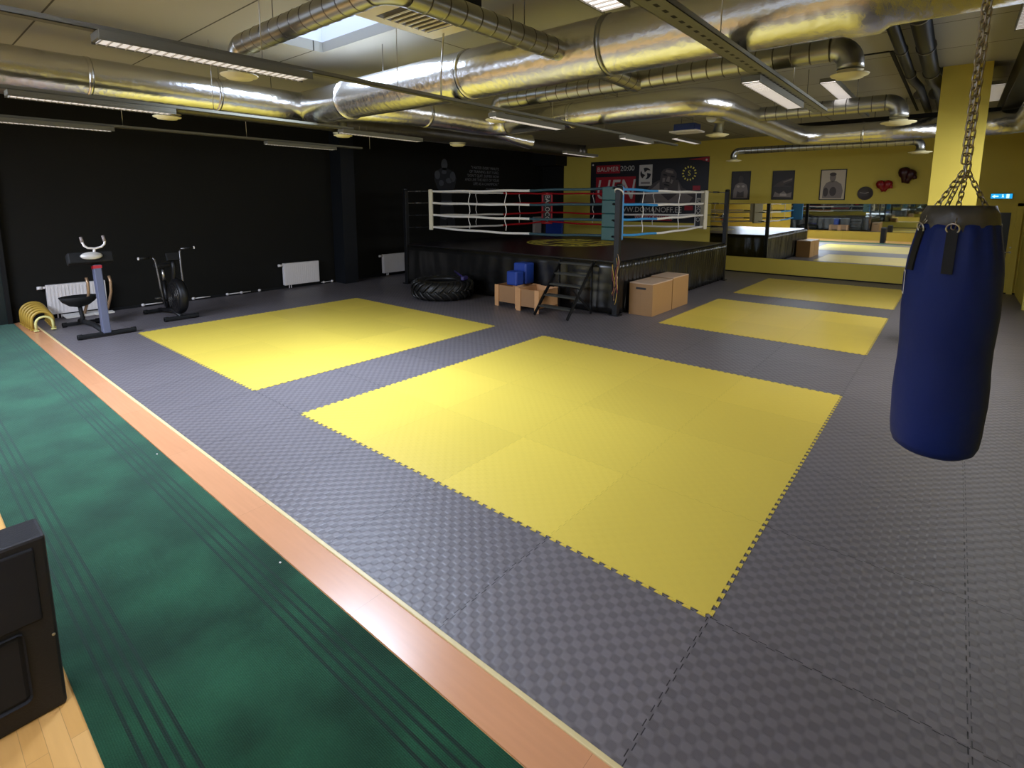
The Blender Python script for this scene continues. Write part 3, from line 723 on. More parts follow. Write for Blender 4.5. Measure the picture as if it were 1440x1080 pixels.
def strap(a, ztop=1.13, zlow=.93):
    R_ = Matrix.Rotation(a, 3, 'Z')
    b = MB(); pts = []
    n = 6; V = []
    for q in range(n):
        z = zlow+(ztop-zlow)*q/(n-1); rr = .194 if z < .9 else .194-.036*((z-.9)/.23)**1.4
        V.append((rr, z))
    for q in range(n-1):
        (r1_, z1_), (r2_, z2_) = V[q], V[q+1]
        b.box(R_ @ Vector(((r1_+r2_)/2, 0, (z1_+z2_)/2)), (.008, .042, math.hypot(r2_-r1_, z2_-z1_)+.004), R_ @ Matrix.Rotation(math.atan2(r2_-r1_, z2_-z1_), 3, 'Y'))
    o = b.build('hanging_strap', 'blackvinyl', bg)
    c = R_ @ Vector((.165, 0, 1.135)); tz = R_ @ Vector((0, 1, 0)); ux = R_ @ Vector((.25, 0, 1)).normalized()
    b = MB(); b.tube([c+(tz*math.cos(2*PI*q/20)+ux*math.sin(2*PI*q/20))*.024 for q in range(20)], .0038, 8, closed=True)
    b.build('ring', 'steel', o)
    return c
def chain(p0, p1, L_=.034, w=.0095, r_=.0028, name='chain'):
    p0, p1 = Vector(p0), Vector(p1); D = p1-p0; n = max(2, int(D.length/(L_*.72))); t = D.normalized()
    ref = Vector((1, 0, 0)) if abs(t.x) < .9 else Vector((0, 1, 0)); s1 = t.cross(ref).normalized(); s2 = t.cross(s1)
    b = MB()
    for i in range(n):
        c = p0+D*((i+.5)/n); s = s1*.8+s2*.6 if i % 2 else s2*.8-s1*.6
        s = s.normalized(); pts = []
        hl = L_/2-w
        for q in range(12):
            a = 2*PI*q/12; off = hl if math.sin(a) > 0 else -hl
            pts.append(c+s*(w*math.cos(a))+t*(w*math.sin(a)+off))
        b.tube(pts, r_, 5, closed=True)
    return b.build(name, 'chain', bg)
apex = Vector((0, .0, 1.40))
for a in (va+.55, va+.55+PI/2, va+.55+PI, va+.55-PI/2):
    c = strap(a if a != va+.55 else va-.12)
    chain(c, apex+Vector((.01*math.cos(a), .01*math.sin(a), 0)), .036, .010, .0032, 'support_chain')
b = MB(); b.tube([apex+Vector((0, .018*math.cos(2*PI*q/16), .03*math.sin(2*PI*q/16))) for q in range(16)], .005, 8, closed=True); b.build('swivel', 'steel', bg)
Rv = Vector((rv.x, rv.y, 0)).normalized()
chain(apex+Rv*.006, Vector((0, 0, H-.82))+Rv*.02, .052, .014, .0045, 'main_chain')
chain(apex-Rv*.012+Vector((0, 0, .04)), Vector((0, .0, 2.62))-Rv*.0, .050, .013, .0042, 'main_chain')
b = MB(); b.lathe([(.05, 3.06), (.05, 3.08)], 16); b.build('ceiling_anchor', 'dark_galv', bg)
# pale side print with a bordered panel on the left flank
for z0, z1 in ((.80, .92),):
    sa = va-PI/2+.12
    R_ = Matrix.Rotation(sa, 3, 'Z')
    b = MB(); b.box(R_ @ Vector((.1885, 0, .86)), (.003, .07, .12), R_); o = b.build('brand_patch', 'white', bg)
    b = MB(); b.box(R_ @ Vector((.190, 0, .86)), (.003, .055, .10), R_); b.build('patch_panel', 'bagblue', o)

# ---------------------------------------------------------------- speaker
sp = thing('black_speaker', 'black speaker cabinet standing on the laminate floor at the left edge of the picture', 'speaker', (1.9, -2.62, 0))
b = MB(); b.bb(.02, .205, -.43, .44, 0, .765, 0, .012); b.build('cabinet', 'spk', sp)
b = MB(); b.bb(.2, .213, -.40, .40, .42, .73, 0, .008); b.build('front_panel', 'grille', sp)
b = MB(); b.bb(.2, .211, -.34, .34, .10, .40, 0, .02); b.build('bass_port', 'grille', sp)
b = MB(); b.lathe([(.006, 0), (.006, .004)], 8, T=Matrix.Translation((.203, .425, .33)) @ Matrix.Rotation(PI/2, 4, 'Y')); b.build('screw', 'steel', sp)

# ---------------------------------------------------------------- exercise bike with upright post
bk = thing('exercise_bike', 'exercise bike with slate blue post and white curved handlebar, left of the yellow mat', 'exercise bike', (-5.15, -.35, 0))
def foot(b, x, y0, y1, z=.045):
    b.box((x, (y0+y1)/2, z), (.09, y1-y0, .05), None, 0, .01); b.tube([(x, y0, z), (x, y0+.06, z)], .04, 10); b.tube([(x, y1-.06, z), (x, y1, z)], .04, 10)
b = MB(); foot(b, 0, -.38, .36); b.build('base_bar', 'mblack', bk)
b = MB(); foot(b, -1.22, -.34, .16, .04); b.build('base_bar', 'mblack', bk)
b = MB(); b.box((-.09, -.02, .57), (.13, .10, 1.06), Matrix.Rotation(-.16, 3, 'Y'), 0, .012); b.lathe([(.028, 0), (.028, .01)], 14, T=Matrix.Translation((.0, -.02, .34)) @ Matrix.Rotation(PI/2-.16, 4, 'Y'), mi=1); o = b.build('upright_post', ['slate', 'g0'], bk)
b = MB(); b.box((-.17, -.02, 1.06), (.135, .105, .045), Matrix.Rotation(-.16, 3, 'Y')); b.build('post_band', 'red', o)
b = MB(); b.box((-.19, -.08, 1.20), (.16, .56, .17), Matrix.Rotation(-.35, 3, 'Y'), 0, .02); b.build('console_tray', 'mblack', bk)
b = MB(); b.lathe([(.14, 0), (.12, .02), (0, .03)], 24, T=Matrix.Translation((-.10, -.08, 1.245)) @ Matrix.Rotation(1.2, 4, 'Y') @ Matrix.Diagonal((.45, 1, 1, 1))); b.build('display', 'silver', bk)
hb = [(-.16, -.17, 1.50), (-.14, -.165, 1.45), (-.13, -.15, 1.40), (-.13, -.11, 1.365), (-.14, -.02, 1.35), (-.13, .06, 1.37), (-.13, .10, 1.41), (-.14, .11, 1.45), (-.16, .10, 1.51)]
b = MB(); b.tube(hb, .016, 10); b.tube([(-.17, -.03, 1.22), (-.14, -.03, 1.36)], .018, 10); h_ = b.build('handlebar', 'white', bk)
for e0, e1 in ((hb[0], hb[1]), (hb[-1], hb[-2])):
    b = MB(); b.tube([Vector(e0)+Vector((-.008, 0, .03)), Vector(e1)], .021, 10); b.build('grip', 'g2', h_)
b = MB(); b.tube([(-.1, -.03, .06), (-.6, -.05, .10), (-1.22, -.10, .08)], .04, 10); b.tube([(-1.0, -.10, .08), (-1.15, -.10, .36)], .03, 10); b.build('centre_beam', 'mblack', bk)
b = MB(); b.lathe([(.02, -.10), (.12, -.07), (.20, .0), (.24, .08), (.23, .085), (.18, .02), (0, -.04)], 24, T=Matrix.Translation((-1.15, -.10, .42)) @ Matrix.Diagonal((.8, 1.1, 1, 1))); b.build('seat', 'mblack', bk)
for yy in (.03, .34):
    b = MB(); b.tube([(-1.15, yy, .80), (-1.13, yy+.01, .70), (-1.12, yy, .52), (-1.15, yy-.03, .36), (-1.2, yy-.07, .18), (-1.22, yy-.09, .08)], .022, 10); b.build('side_handle', 'bronze', bk)
b = MB(); b.bb(-1.35, -1.05, -.30, .22, .17, .20); b.bb(-1.0, -.85, .05, .30, .20, .225); b.build('footplate', 'silver', bk)

# ---------------------------------------------------------------- air bike
ab = thing('air_bike', 'black air bike with fan wheel and two angled arm levers, next to the black wall', 'exercise bike', (-5.9, .80, 0))
b = MB(); foot(b, .36, -.27, .27, .045); b.build('base_bar', 'mblack', ab)
b = MB(); foot(b, -.62, -.30, .15, .045); b.build('base_bar', 'mblack', ab)
b = MB(); b.tube([(.36, 0, .06), (-.1, 0, .12), (-.62, -.05, .06)], .035, 10); b.tube([(-.3, 0, .1), (-.38, 0, .62)], .035, 10); b.tube([(.05, 0, .12), (.18, 0, .9), (.16, 0, 1.05)], .035, 10); b.build('frame', 'black', ab)
b = MB(); T_ = Matrix.Translation((.18, .03, .40)) @ Matrix.Rotation(PI/2, 4, 'X')
b.lathe([(.05, -.07), (.28, -.075), (.31, -.05), (.32, 0), (.31, .05), (.28, .075), (.05, .07)], 40, T=T_); wh = b.build('fan_housing', 'black', ab)
b = MB()
for rr in (.08, .14, .20, .26):
    for yy in (-.078, .078): b.tube([T_ @ Vector((rr*math.cos(2*PI*q/28), rr*math.sin(2*PI*q/28), yy)) for q in range(28)], .004, 5, closed=True)
b.build('fan_guard', 'dark_galv', wh)
b = MB(); b.tube([(-.38, 0, .60), (-.40, 0, .86)], .022, 10); b.build('seat_post', 'steel', ab)
b = MB(); b.box((-.42, 0, .90), (.26, .22, .07), None, 0, .03); b.build('saddle', 'mblack', ab)
for sy, tip in ((-1, (-.34)), (1, (.42))):
    y = sy*.20
    b = MB(); b.tube([(.05, y*.7, .22), (.02, y*.9, .55), (-.05, y*.95, .90), (-.08, y, 1.10+.06*sy), (-.09, y+sy*.03, 1.15+.06*sy)], .017, 10)
    b.tube([(-.09, y+sy*.02, 1.15+.06*sy), (-.09, y+sy*.24, 1.15+.07*sy)], .017, 10); l_ = b.build('arm_lever', 'dark_galv', ab)
    b = MB(); b.tube([(-.09, y+sy*.08, 1.15+.065*sy), (-.09, y+sy*.23, 1.15+.07*sy)], .023, 10); b.build('grip', 'mblack', l_)
    b = MB(); b.tube([(-.09, y+sy*.23, 1.15+.07*sy), (-.09, y+sy*.25, 1.15+.07*sy)], .026, 10); b.build('end_cap', 'white', l_)
    b = MB(); b.tube([(-.1, sy*.05, .28), (-.1, sy*.17, .28-.08*sy)], .014, 8); b.box((-.1, sy*.2, .28-.08*sy), (.10, .08, .025), None, 0, .006); b.build('pedal', 'dark_galv', ab)
b = MB(); b.box((.17, 0, 1.10), (.05, .20, .14), Matrix.Rotation(-.4, 3, 'Y'), 0, .01); b.build('display', 'mblack', ab)

# ---------------------------------------------------------------- row of yellow arches
def arch_mesh(w, h_, r_, matn_):
    b = MB(); pts = [(0, -w/2, .0)]
    for q in range(13):
        a = PI*q/12; pts.append((0, -w/2*math.cos(a), h_-w/2+w/2*math.sin(a)))
    pts.append((0, w/2, 0)); b.tube(pts, r_, 10); return b
for i in range(7):
    x = -6.28-i*.145; big = i > 0
    w, h_ = (.21, .22) if i == 0 else (.25+.012*i, .27+.012*i)
    lb = ['pale yellow arch hurdle at the front of the row by the radiator', 'mustard arch hurdle directly behind the pale one', 'third mustard arch hurdle in the row on the wooden strip', 'fourth mustard arch hurdle in the row on the wooden strip', 'fifth mustard arch hurdle in the row on the wooden strip', 'sixth mustard arch hurdle, one before the wall', 'mustard arch hurdle at the very back of the row against the wall'][i]
    t = thing('arch_hurdle', lb, 'hurdle', (x, -.92, .016 if i else 0.016), 0, 'yellow arch hurdles in a row')
    arch_mesh(w, h_, .022 if i else .018, None).build('arch', 'archy' if i else 'archp', t)
    for sy in (-1, 1):
        b = MB(); b.box((0, sy*w/2, .008), (.07, .06, .016), None, 0, .004); b.build('foot', 'archy' if i else 'archp', t)

# ---------------------------------------------------------------- mats leaning in the far corner
b = MB(); b.box((0, 0, .72), (.80, .10, 1.42), Matrix.Rotation(-.05, 3, 'X'), 0, .02); tag(b.build('crash_mat', 'bluefoam', None, (-6.76, 13.78, .01)), 'blue crash mat leaning on the black wall behind the ring', 'gym mat')
b = MB(); b.box((0, 0, .75), (.08, .45, 1.5), None, 0, .01); tag(b.build('crash_mat', 'g3', None, (-7.3, 13.45, .0)), 'grey folded mat in the far corner behind the ring', 'gym mat')

# ---------------------------------------------------------------- banner, posters, wall decorations
bn = thing('event_banner', 'black and red boxing event banner on the yellow wall behind the ring', 'banner', (-5.27, YB, 1.40))
BW, BH = 4.16, 2.03
def onb(): return MB()
b = MB(); b.bb(0, BW, -.012, -.004, 0, BH); b.build('banner_cloth', 'banner', bn)
def flat(name, mat_, poly, par, z=-.0125, t=.002):
    b = MB(); b.prism(poly, t, TB(0, z+0.0, 0)); return b.build(name, mat_, par)
def rect(x0, x1, z0, z1): return [(x0, z0), (x1, z0), (x1, z1), (x0, z1)]
flat('red_tag', 'bred', rect(.22, 1.15, 1.62, 1.90), bn)
text_part('lettering', 'BAUMER', .22, 'text', bn, (.68, -.017, 1.755), RBACK, .001)
text_part('lettering', '20:00', .24, 'text', bn, (1.42, -.015, 1.765), RBACK, .001)
flat('red_panel', 'bred', rect(.22, 1.74, .62, 1.50), bn)
text_part('lettering', 'UFN', .95, 'text', bn, (.95, -.017, 1.04), RBACK, .001, shear=.2, xscale=.8)
flat('white_card', 'text', rect(1.86, 2.32, 1.18, 1.86), bn)
# swirl logo of three blades on the white card
cx, cz = 2.09, 1.58
b = MB()
for k in range(3):
    a0 = 2*PI*k/3+.5
    pol = [(cx+.19*math.cos(a0+q*.25), cz+.19*math.sin(a0+q*.25)) for q in range(7)] + [(cx+.05*math.cos(a0+1.9), cz+.05*math.sin(a0+1.9)), (cx+.12*math.cos(a0+.55), cz+.12*math.sin(a0+.55))]
    b.prism(pol, .002, TB(0, -.0145, 0))
b.build('swirl_logo', 'g0', bn)
flat('card_caption', 'g2', rect(1.93, 2.25, 1.24, 1.31), bn, -.0145)
# photographed fighter in greys
flat('printed_shoulders', 'g1', [(1.9, .62), (2.0, .95), (2.35, 1.25), (2.55, 1.35), (3.2, 1.35), (3.35, 1.1), (3.95, .82), (4.0, .62)], bn)
flat('printed_shoulders', 'g2', [(2.05, .66), (2.15, .95), (2.45, 1.18), (2.58, 1.3), (2.6, .95), (2.9, .7), (3.2, .92), (3.22, 1.28), (3.3, 1.02), (3.7, .8), (3.6, .66)], bn, -.0145)
hp = lambda dx, dz: (2.86+dx*math.cos(.22)+dz*math.sin(.22), 1.38-dx*math.sin(.22)+dz*math.cos(.22))
def hpoly(pts): return [hp(*p) for p in pts]
def hell(cx_, cz_, rx, rz_, n=18): return hpoly(ell(cx_, cz_, rx, rz_, n))
flat('printed_head', 'g1', hpoly([(-.27, .16), (-.25, -.05), (-.20, -.25), (-.10, -.38), (.04, -.41), (.16, -.33), (.24, -.12), (.27, .12), (.22, .30), (.08, .40), (-.10, .39), (-.22, .30)]), bn, -.0165)
flat('printed_hair', 'g0', hpoly([(-.28, .16), (-.24, .32), (-.10, .43), (.10, .44), (.24, .33), (.28, .14), (.24, .24), (.12, .33), (-.08, .34), (-.22, .26)]), bn, -.0185)
b = MB()
for pl in (hpoly([(-.12, .28), (.10, .28), (.14, .20), (-.14, .20)]), hpoly([(-.02, .08), (.05, .08), (.08, -.08), (-.04, -.08)]), hpoly([(-.18, .0), (-.10, .02), (-.08, -.10), (-.15, -.14)]), hpoly([(.12, .02), (.19, .0), (.17, -.12), (.11, -.10)]), hell(.02, -.31, .07, .04)): b.prism(pl, .002, TB(0, -.0185, 0))
b.build('printed_highlight', 'g2', bn)
b = MB()
for pl in (hell(-.12, .11, .075, .026), hell(.14, .11, .075, .026), hell(.02, -.19, .10, .026), hpoly([(-.04, -.09), (.08, -.09), (.07, -.12), (-.03, -.12)])): b.prism(pl, .002, TB(0, -.0205, 0))
b.build('printed_face', 'g0', bn)
# round yellow emblem
b = MB()
for k in range(14):
    a = 2*PI*k/14; R_ = TB(3.55+.20*math.cos(a), -.0125, 1.54+.20*math.sin(a)) @ Matrix.Rotation(a, 4, 'Z'); b.prism([(-.03, -.02), (.03, -.02), (.03, .02), (-.03, .02)], .002, R_)
b.build('round_emblem', 'emblem', bn); text_part('lettering', 'S', .22, 'emblem', bn, (3.55, -.014, 1.54), RBACK, .001)
flat('red_mark', 'bred', rect(3.68, 3.92, 1.02, 1.16), bn); flat('red_mark', 'bred', rect(3.45, 3.72, .40, .54), bn)
flat('red_corner', 'bred', [(3.5, 1.96), (4.15, 2.02), (4.15, 1.85), (3.9, 1.93)], bn)
text_part('lettering', 'WWW.DOMANOFF.EE', .24, 'text', bn, (2.15, -.015, .40), RBACK, .001)
flat('red_strip', 'bred', rect(1.75, 3.05, .05, .26), bn)
text_part('lettering', 'WWW.ODESSIA.EE', .16, 'text', bn, (2.42, -.017, .155), RBACK, .001)
for x, z in ((.09, 1.93), (4.07, 1.93), (.12, .08), (4.05, .08)):
    b = MB(); b.lathe([(.03, 0), (.03, .01)], 12, T=TB(x, -.012, z)); b.build('eyelet', 'white', bn)

def poster(x0, x1, z0, z1, lb, kind):
    t = thing('framed_poster', lb, 'poster', (x0, YB, z0), 0, 'framed posters above the mirrors'); w, h_ = x1-x0, z1-z0
    b = MB(); f_ = .02
    b.bb(0, w, -.025, -.002, 0, f_); b.bb(0, w, -.025, -.002, h_-f_, h_); b.bb(0, f_, -.025, -.002, f_, h_-f_); b.bb(w-f_, w, -.025, -.002, f_, h_-f_); b.build('frame', 'g0', t)
    b = MB(); b.bb(f_, w-f_, -.012, -.002, f_, h_-f_); b.build('print', 'poster_lt' if kind == 2 else 'poster_dk', t)
    def P(mat_, pts, z=-.0125): 
        b = MB(); b.prism([(p[0]*w, p[1]*h_) for p in pts], .0015, TB(0, z, 0)); b.build('printed_figure', mat_, t)
    if kind == 0:
        P('g2', [(.12, .06), (.14, .35), (.22, .52), (.40, .60), (.62, .60), (.82, .52), (.90, .30), (.88, .06)])
        P('g1', ell(.5, .72, .13, .13)); P('g1', [(.3, .08), (.33, .3), (.5, .25), (.68, .3), (.7, .08)], -.0145)
        P('g3', ell(.38, .47, .08, .04), -.0145); P('g3', ell(.64, .47, .08, .04), -.0145)
    elif kind == 1:
        P('g1', [(.05, .45), (.2, .55), (.45, .66), (.92, .76), (.92, .62), (.5, .5), (.9, .46), (.9, .42)])
        P('g2', [(.5, .62), (.9, .73), (.9, .68), (.52, .58)], -.0145)
        P('g2', [(.08, .1), (.15, .28), (.35, .2), (.55, .3), (.7, .2), (.92, .26), (.9, .08)]); P('g3', [(.38, .13), (.7, .12), (.68, .2), (.4, .21)], -.0145)
    else:
        P('g2', [(.12, .06), (.14, .4), (.24, .56), (.40, .62), (.62, .62), (.82, .52), (.90, .30), (.86, .06)])
        P('g2', ell(.48, .74, .12, .15)); P('g1', ell(.48, .84, .13, .06), -.0145); P('g1', ell(.24, .26, .10, .15), -.0145); P('g1', ell(.52, .28, .13, .15), -.0145)
poster(-.43, .10, 2.13, 2.95, 'dark framed poster of a bare chested fighter, nearest the ring post', 0)
poster(.69, 1.25, 2.13, 2.93, 'dark framed poster with a pale swirl, middle of the three on the yellow wall', 1)
poster(1.88, 2.48, 2.12, 2.92, 'pale framed portrait of a boxer with raised fists, left of the clock', 2)
t = thing('wall_clock', 'round dark wall clock between the pale portrait and the red gloves', 'clock', (2.92, YB, 2.29))
b = MB(); b.lathe([(.17, 0), (.17, .03), (.155, .04), (.15, .025), (0, .025)], 32, T=TB(0, 0, 0)); b.build('clock_case', 'g1', t)
b = MB(); b.prism([(-.006, 0), (.006, 0), (.006, .08), (-.006, .08)], .002, TB(0, -.026, 0) @ Matrix.Rotation(-1.2, 4, 'Z')); b.prism([(-.004, 0), (.004, 0), (.004, .12), (-.004, .12)], .002, TB(0, -.026, 0) @ Matrix.Rotation(1.4, 4, 'Z')); b.build('clock_hand', 'g3', t)
def glove(t, c, s, ang, mt):
    R_ = Matrix.Translation(c) @ Matrix.Rotation(ang, 4, 'Y') @ Matrix.Diagonal((s, s*.8, s, 1))
    b = MB(); b.lathe([(.0, -.13), (.045, -.13), (.05, -.06), (.055, -.04), (.085, .0), (.095, .06), (.08, .11), (.045, .14), (0, .145)], 20, T=R_)
    b.lathe([(0, -.04), (.03, -.035), (.038, 0), (.03, .04), (0, .05)], 12, T=R_ @ Matrix.Translation((.085, -.03, .02)) @ Matrix.Rotation(-.5, 4, 'Y'))
    b.build('glove', mt, t)
t = thing('boxing_gloves', 'bright red pair of boxing gloves hanging in a heart shape beside the clock', 'boxing gloves', (3.31, YB-.09, 2.46), 0)
glove(t, (-.055, 0, .0), 1.05, -.42, 'heartred'); glove(t, (.055, -.01, .0), 1.05, .42, 'heartred')
t = thing('boxing_gloves', 'dark red pair of boxing gloves hanging highest, next to the yellow column', 'boxing gloves', (3.73, YB-.09, 2.70), 0)
glove(t, (-.03, 0, .02), 1.35, -.1, 'darkred'); glove(t, (.07, -.01, -.02), 1.25, .35, 'darkred')
# exit sign
t = thing('exit_sign', 'glowing blue emergency exit sign above the far door', 'sign', (5.51, YB, 2.14))
b = MB(); b.bb(-.19, .19, -.05, 0, 0, .13, 0, .006); b.build('sign_housing', 'g2', t)
b = MB(); b.bb(-.18, .18, -.054, -.050, .012, .118); b.build('sign_face', 'glow', t)
b = MB(); b.prism([(-.16, .06), (-.11, .10), (-.11, .075), (-.05, .075), (-.05, .05), (-.11, .05), (-.11, .025)], .002, TB(0, -.0545, 0)); b.prism(ell(.02, .095, .012, .012, 10), .002, TB(0, -.0545, 0)); b.prism([(0, .03), (.012, .05), (.005, .08), (.03, .08), (.04, .055), (.03, .03), (.022, .05)], .002, TB(0, -.0545, 0)); b.prism(rect(.08, .13, .02, .11), .002, TB(0, -.0545, 0)); b.build('pictogram', 'gloww', t)
# painted mural on the left wall
mu = thing('wall_mural', 'grey painted mural of a standing boxer on the black wall behind the ring', 'mural', (XL, 8.45, 0))
def mflat(mt, pts, z=.002):
    b = MB(); b.prism(pts, .002, TL(z, 0, 0)); b.build('painted_figure', mt, mu)
mflat('mural', ell(.42, 3.18, .13, .17)); mflat('mural2', [(.30, 3.08), (.05, 2.95), (.0, 2.70), (.12, 2.45), (.25, 2.35), (.28, 2.05), (.70, 2.05), (.72, 2.35), (.85, 2.5), (.92, 2.78), (.80, 2.98), (.52, 3.08)])
mflat('mural', ell(.12, 2.86, .11, .13), .004); mflat('mural', ell(.76, 2.82, .12, .16), .004); mflat('mural', ell(.28, 2.62, .10, .09), .004); mflat('mural', ell(.60, 2.70, .13, .08), .004); mflat('mural', ell(.40, 2.95, .10, .06), .004)
mflat('mural', [(.24, 1.92), (.76, 1.92), (.72, 2.08), (.26, 2.08)], .004); mflat('mural2', [(.18, 1.2), (.22, 1.92), (.78, 1.92), (.86, 1.2), (.55, 1.2), (.5, 1.5), (.45, 1.2)]); mflat('mural', [(.22, 1.68), (.78, 1.68), (.8, 1.5), (.6, 1.6), (.42, 1.5), (.22, 1.55)], .004)
qt = thing('wall_lettering', 'grey painted quotation in capital letters on the black wall beside the mural', 'lettering', (XL, 11.4, 0))
for i, (s_, z) in enumerate((('"I HATED EVERY MINUTE', 3.15), ('OF TRAINING, BUT I SAID,', 3.02), ("'DON'T QUIT. SUFFER NOW", 2.89), ('AND LIVE THE REST OF YOUR', 2.76), ("LIFE AS A CHAMPION.'\"", 2.63), ('MUHAMMAD ALI', 2.47))):
    text_part('lettering', s_, .125 if i < 5 else .09, 'muralt', qt, (.003, 0, z), RLEFT, .001, 'RIGHT', xscale=.98)

# ---------------------------------------------------------------- ventilation ducts
def ribbed(pts, r_, step=.14, rib=.0025, n=20):
    """spiral duct: straight polyline densified with raised seams"""
    out = []; R_ = []; global RIBM; RIBM = []
    for a, c in zip(pts, pts[1:]):
        a, c = Vector(a), Vector(c); L_ = (c-a).length; k = max(1, int(L_/step))
        for i in range(k):
            for dt, rr in ((0.01, r_), (.03, r_), (.91, r_), (.93, r_), (.945, r_+rib), (.985, r_+rib)):
                out.append(a.lerp(c, (i+dt)/k)); R_.append(rr); RIBM.append(1 if dt > .92 else 0)
    out.append(Vector(pts[-1])); R_.append(r_); return out, R_
def arc(c, p0, p1, n=8):
    """quarter bend from p0 to p1 around centre c"""
    c, p0, p1 = Vector(c), Vector(p0), Vector(p1); u, v = p0-c, p1-c
    return [c+u*math.cos(PI/2*i/n)+v*math.sin(PI/2*i/n) for i in range(n+1)]
def hangers(t, pts, r_):
    for p in pts:
        b = MB(); b.tube([(p[0], p[1], p[2]+r_), (p[0], p[1], H-t.location.z)], .004, 6); b.build('hanger_rod', 'dark_galv', t)
def band(t, p, ax, r_, m_='steel'):
    d_ = Vector((1, 0, 0)) if ax == 'x' else Vector((0, 1, 0)); p = Vector(p)
    b = MB(); b.tube([p-d_*.02, p-d_*.0199, p+d_*.0199, p+d_*.02], [r_*.9, r_+.008, r_+.008, r_*.9], 28); b.build('clamp_band', m_, t)
def diffuser(t, p, r_, drop_top, rd):
    b = MB(); b.lathe([(0, 0), (r_*.72, 0), (r_*.76, .012), (r_, .02), (r_+.005, .03), (r_*.5, .045), (rd, .06)], 32, T=Matrix.Translation(p)); return b.build('diffuser', 'cream', t)
ZD = 3.35
du = thing('ventilation_duct', 'thick foil wrapped duct running along the left side of the ceiling', 'duct', (-2.3, -1, ZD))
def rel(t, pts): return [Vector(p)-Vector(t.location) for p in pts]
b = MB(); P0 = [(-2.3, -4.2, ZD), (-2.3, -3, ZD), (-2.3, -1.5, ZD), (-2.3, 0, ZD), (-2.3, 1.0, ZD), (-2.28, 1.57, ZD)]
b.tube(rel(du, P0), .19, 32); b.build('duct_body', 'foil', du)
for y in (-2.2, -.9, .35): band(du, rel(du, [(-2.3, y, ZD)])[0], 'y', .19, 'foil')
hangers(du, rel(du, [(-2.3, -1.8, ZD), (-2.3, .4, ZD)]), .19)
d2 = thing('ventilation_duct', 'thick foil wrapped duct crossing the ceiling from the skylight to the upper right', 'duct', (2, 1.57, ZD))
b = MB(); b.tube(rel(d2, [(-2.45, 1.57, ZD), (-2.2, 1.57, ZD), (0, 1.57, ZD), (2, 1.57, ZD), (4.1, 1.57, ZD), (4.15, 1.57, ZD), (4.3, 1.57, ZD), (4.35, 1.57, ZD), (5.9, 1.57, ZD)]), [.20, .225, .235, .235, .235, .255, .255, .22, .22], 36); b.build('duct_body', 'foil', d2)
for x in (-1.3, .85, 2.45): band(d2, rel(d2, [(x, 1.57, ZD)])[0], 'x', .236, 'foil' if x < 2 else 'galv')
hangers(d2, rel(d2, [(-.6, 1.57, ZD), (1.4, 1.57, ZD), (3.4, 1.57, ZD)]), .235)
d3 = thing('ventilation_duct', 'long foil duct behind the light rail, bending right then on towards the yellow wall', 'duct', (-1.45, 1.6, ZD))
pts = [(-2.1, 1.6, ZD), (-1.62, 2.0, ZD), (-1.42, 2.6, ZD), (-1.38, 3.4, ZD)] + arc((-1.03, 3.95, ZD), (-1.38, 3.95, ZD), (-1.03, 4.40, ZD), 6)
b = MB(); b.tube(rel(d3, pts), [.19]*4+[.2]*7, 32); b.build('duct_body', 'foil', d3)
pts = [(-1.0, 4.4, ZD), (.5, 4.4, ZD), (1.7, 4.4, ZD)] + arc((1.75, 4.95, ZD), (1.75, 4.4, ZD), (2.25, 4.95, ZD), 8) + [(2.25, 6.5, ZD), (2.25, 8.2, ZD), (2.25, 8.9, ZD)] + arc((2.75, 8.95, ZD), (2.25, 8.95, ZD), (2.75, 9.45, ZD), 6) + [(3.5, 9.45, ZD), (4.6, 9.45, ZD)]
b = MB(); b.tube(rel(d3, pts), .178, 32); b.build('duct_body', 'foil', d3)
pts = [(4.6, 9.45, ZD)] + arc((5.0, 8.9, ZD), (5.0, 9.45, ZD), (5.5, 8.9, ZD), 8) + [(5.5, 7.0, ZD), (5.5, 5.0, ZD)]
b = MB(); b.tube(rel(d3, pts), .19, 32); b.build('duct_body', 'foil', d3)
for p, ax in (((-1.4, 2.9, ZD), 'y'), ((.2, 4.4, ZD), 'x'), ((3.3, 9.45, ZD), 'x')): band(d3, rel(d3, [p])[0], ax, .19 if ax == 'y' else .18, 'steel' if ax == 'y' else 'foil')
b = MB(); b.tube(rel(d3, [(2.0, 5.2, ZD-.1), (1.85, 6.0, ZD-.02), (1.75, 6.26, ZD-.1), (1.72, 6.28, 3.15)]), .075, 16); b.build('duct_drop', 'galv', d3)
diffuser(d3, rel(d3, [(1.72, 6.28, 3.10)])[0], .17, 0, .075)
hangers(d3, rel(d3, [(-.2, 4.4, ZD), (.95, 4.4, ZD), (2.25, 7.4, ZD), (3.9, 9.45, ZD)]), .18)
b = MB(); b.tube(rel(d3, [(-1.35, 4.35, 3.22), (-1.25, 4.75, 3.15), (-1.2, 5.15, 3.12)]), [.05, .09, .13], 14, caps=False); o = b.build('foil_scrap', 'foil', d3)

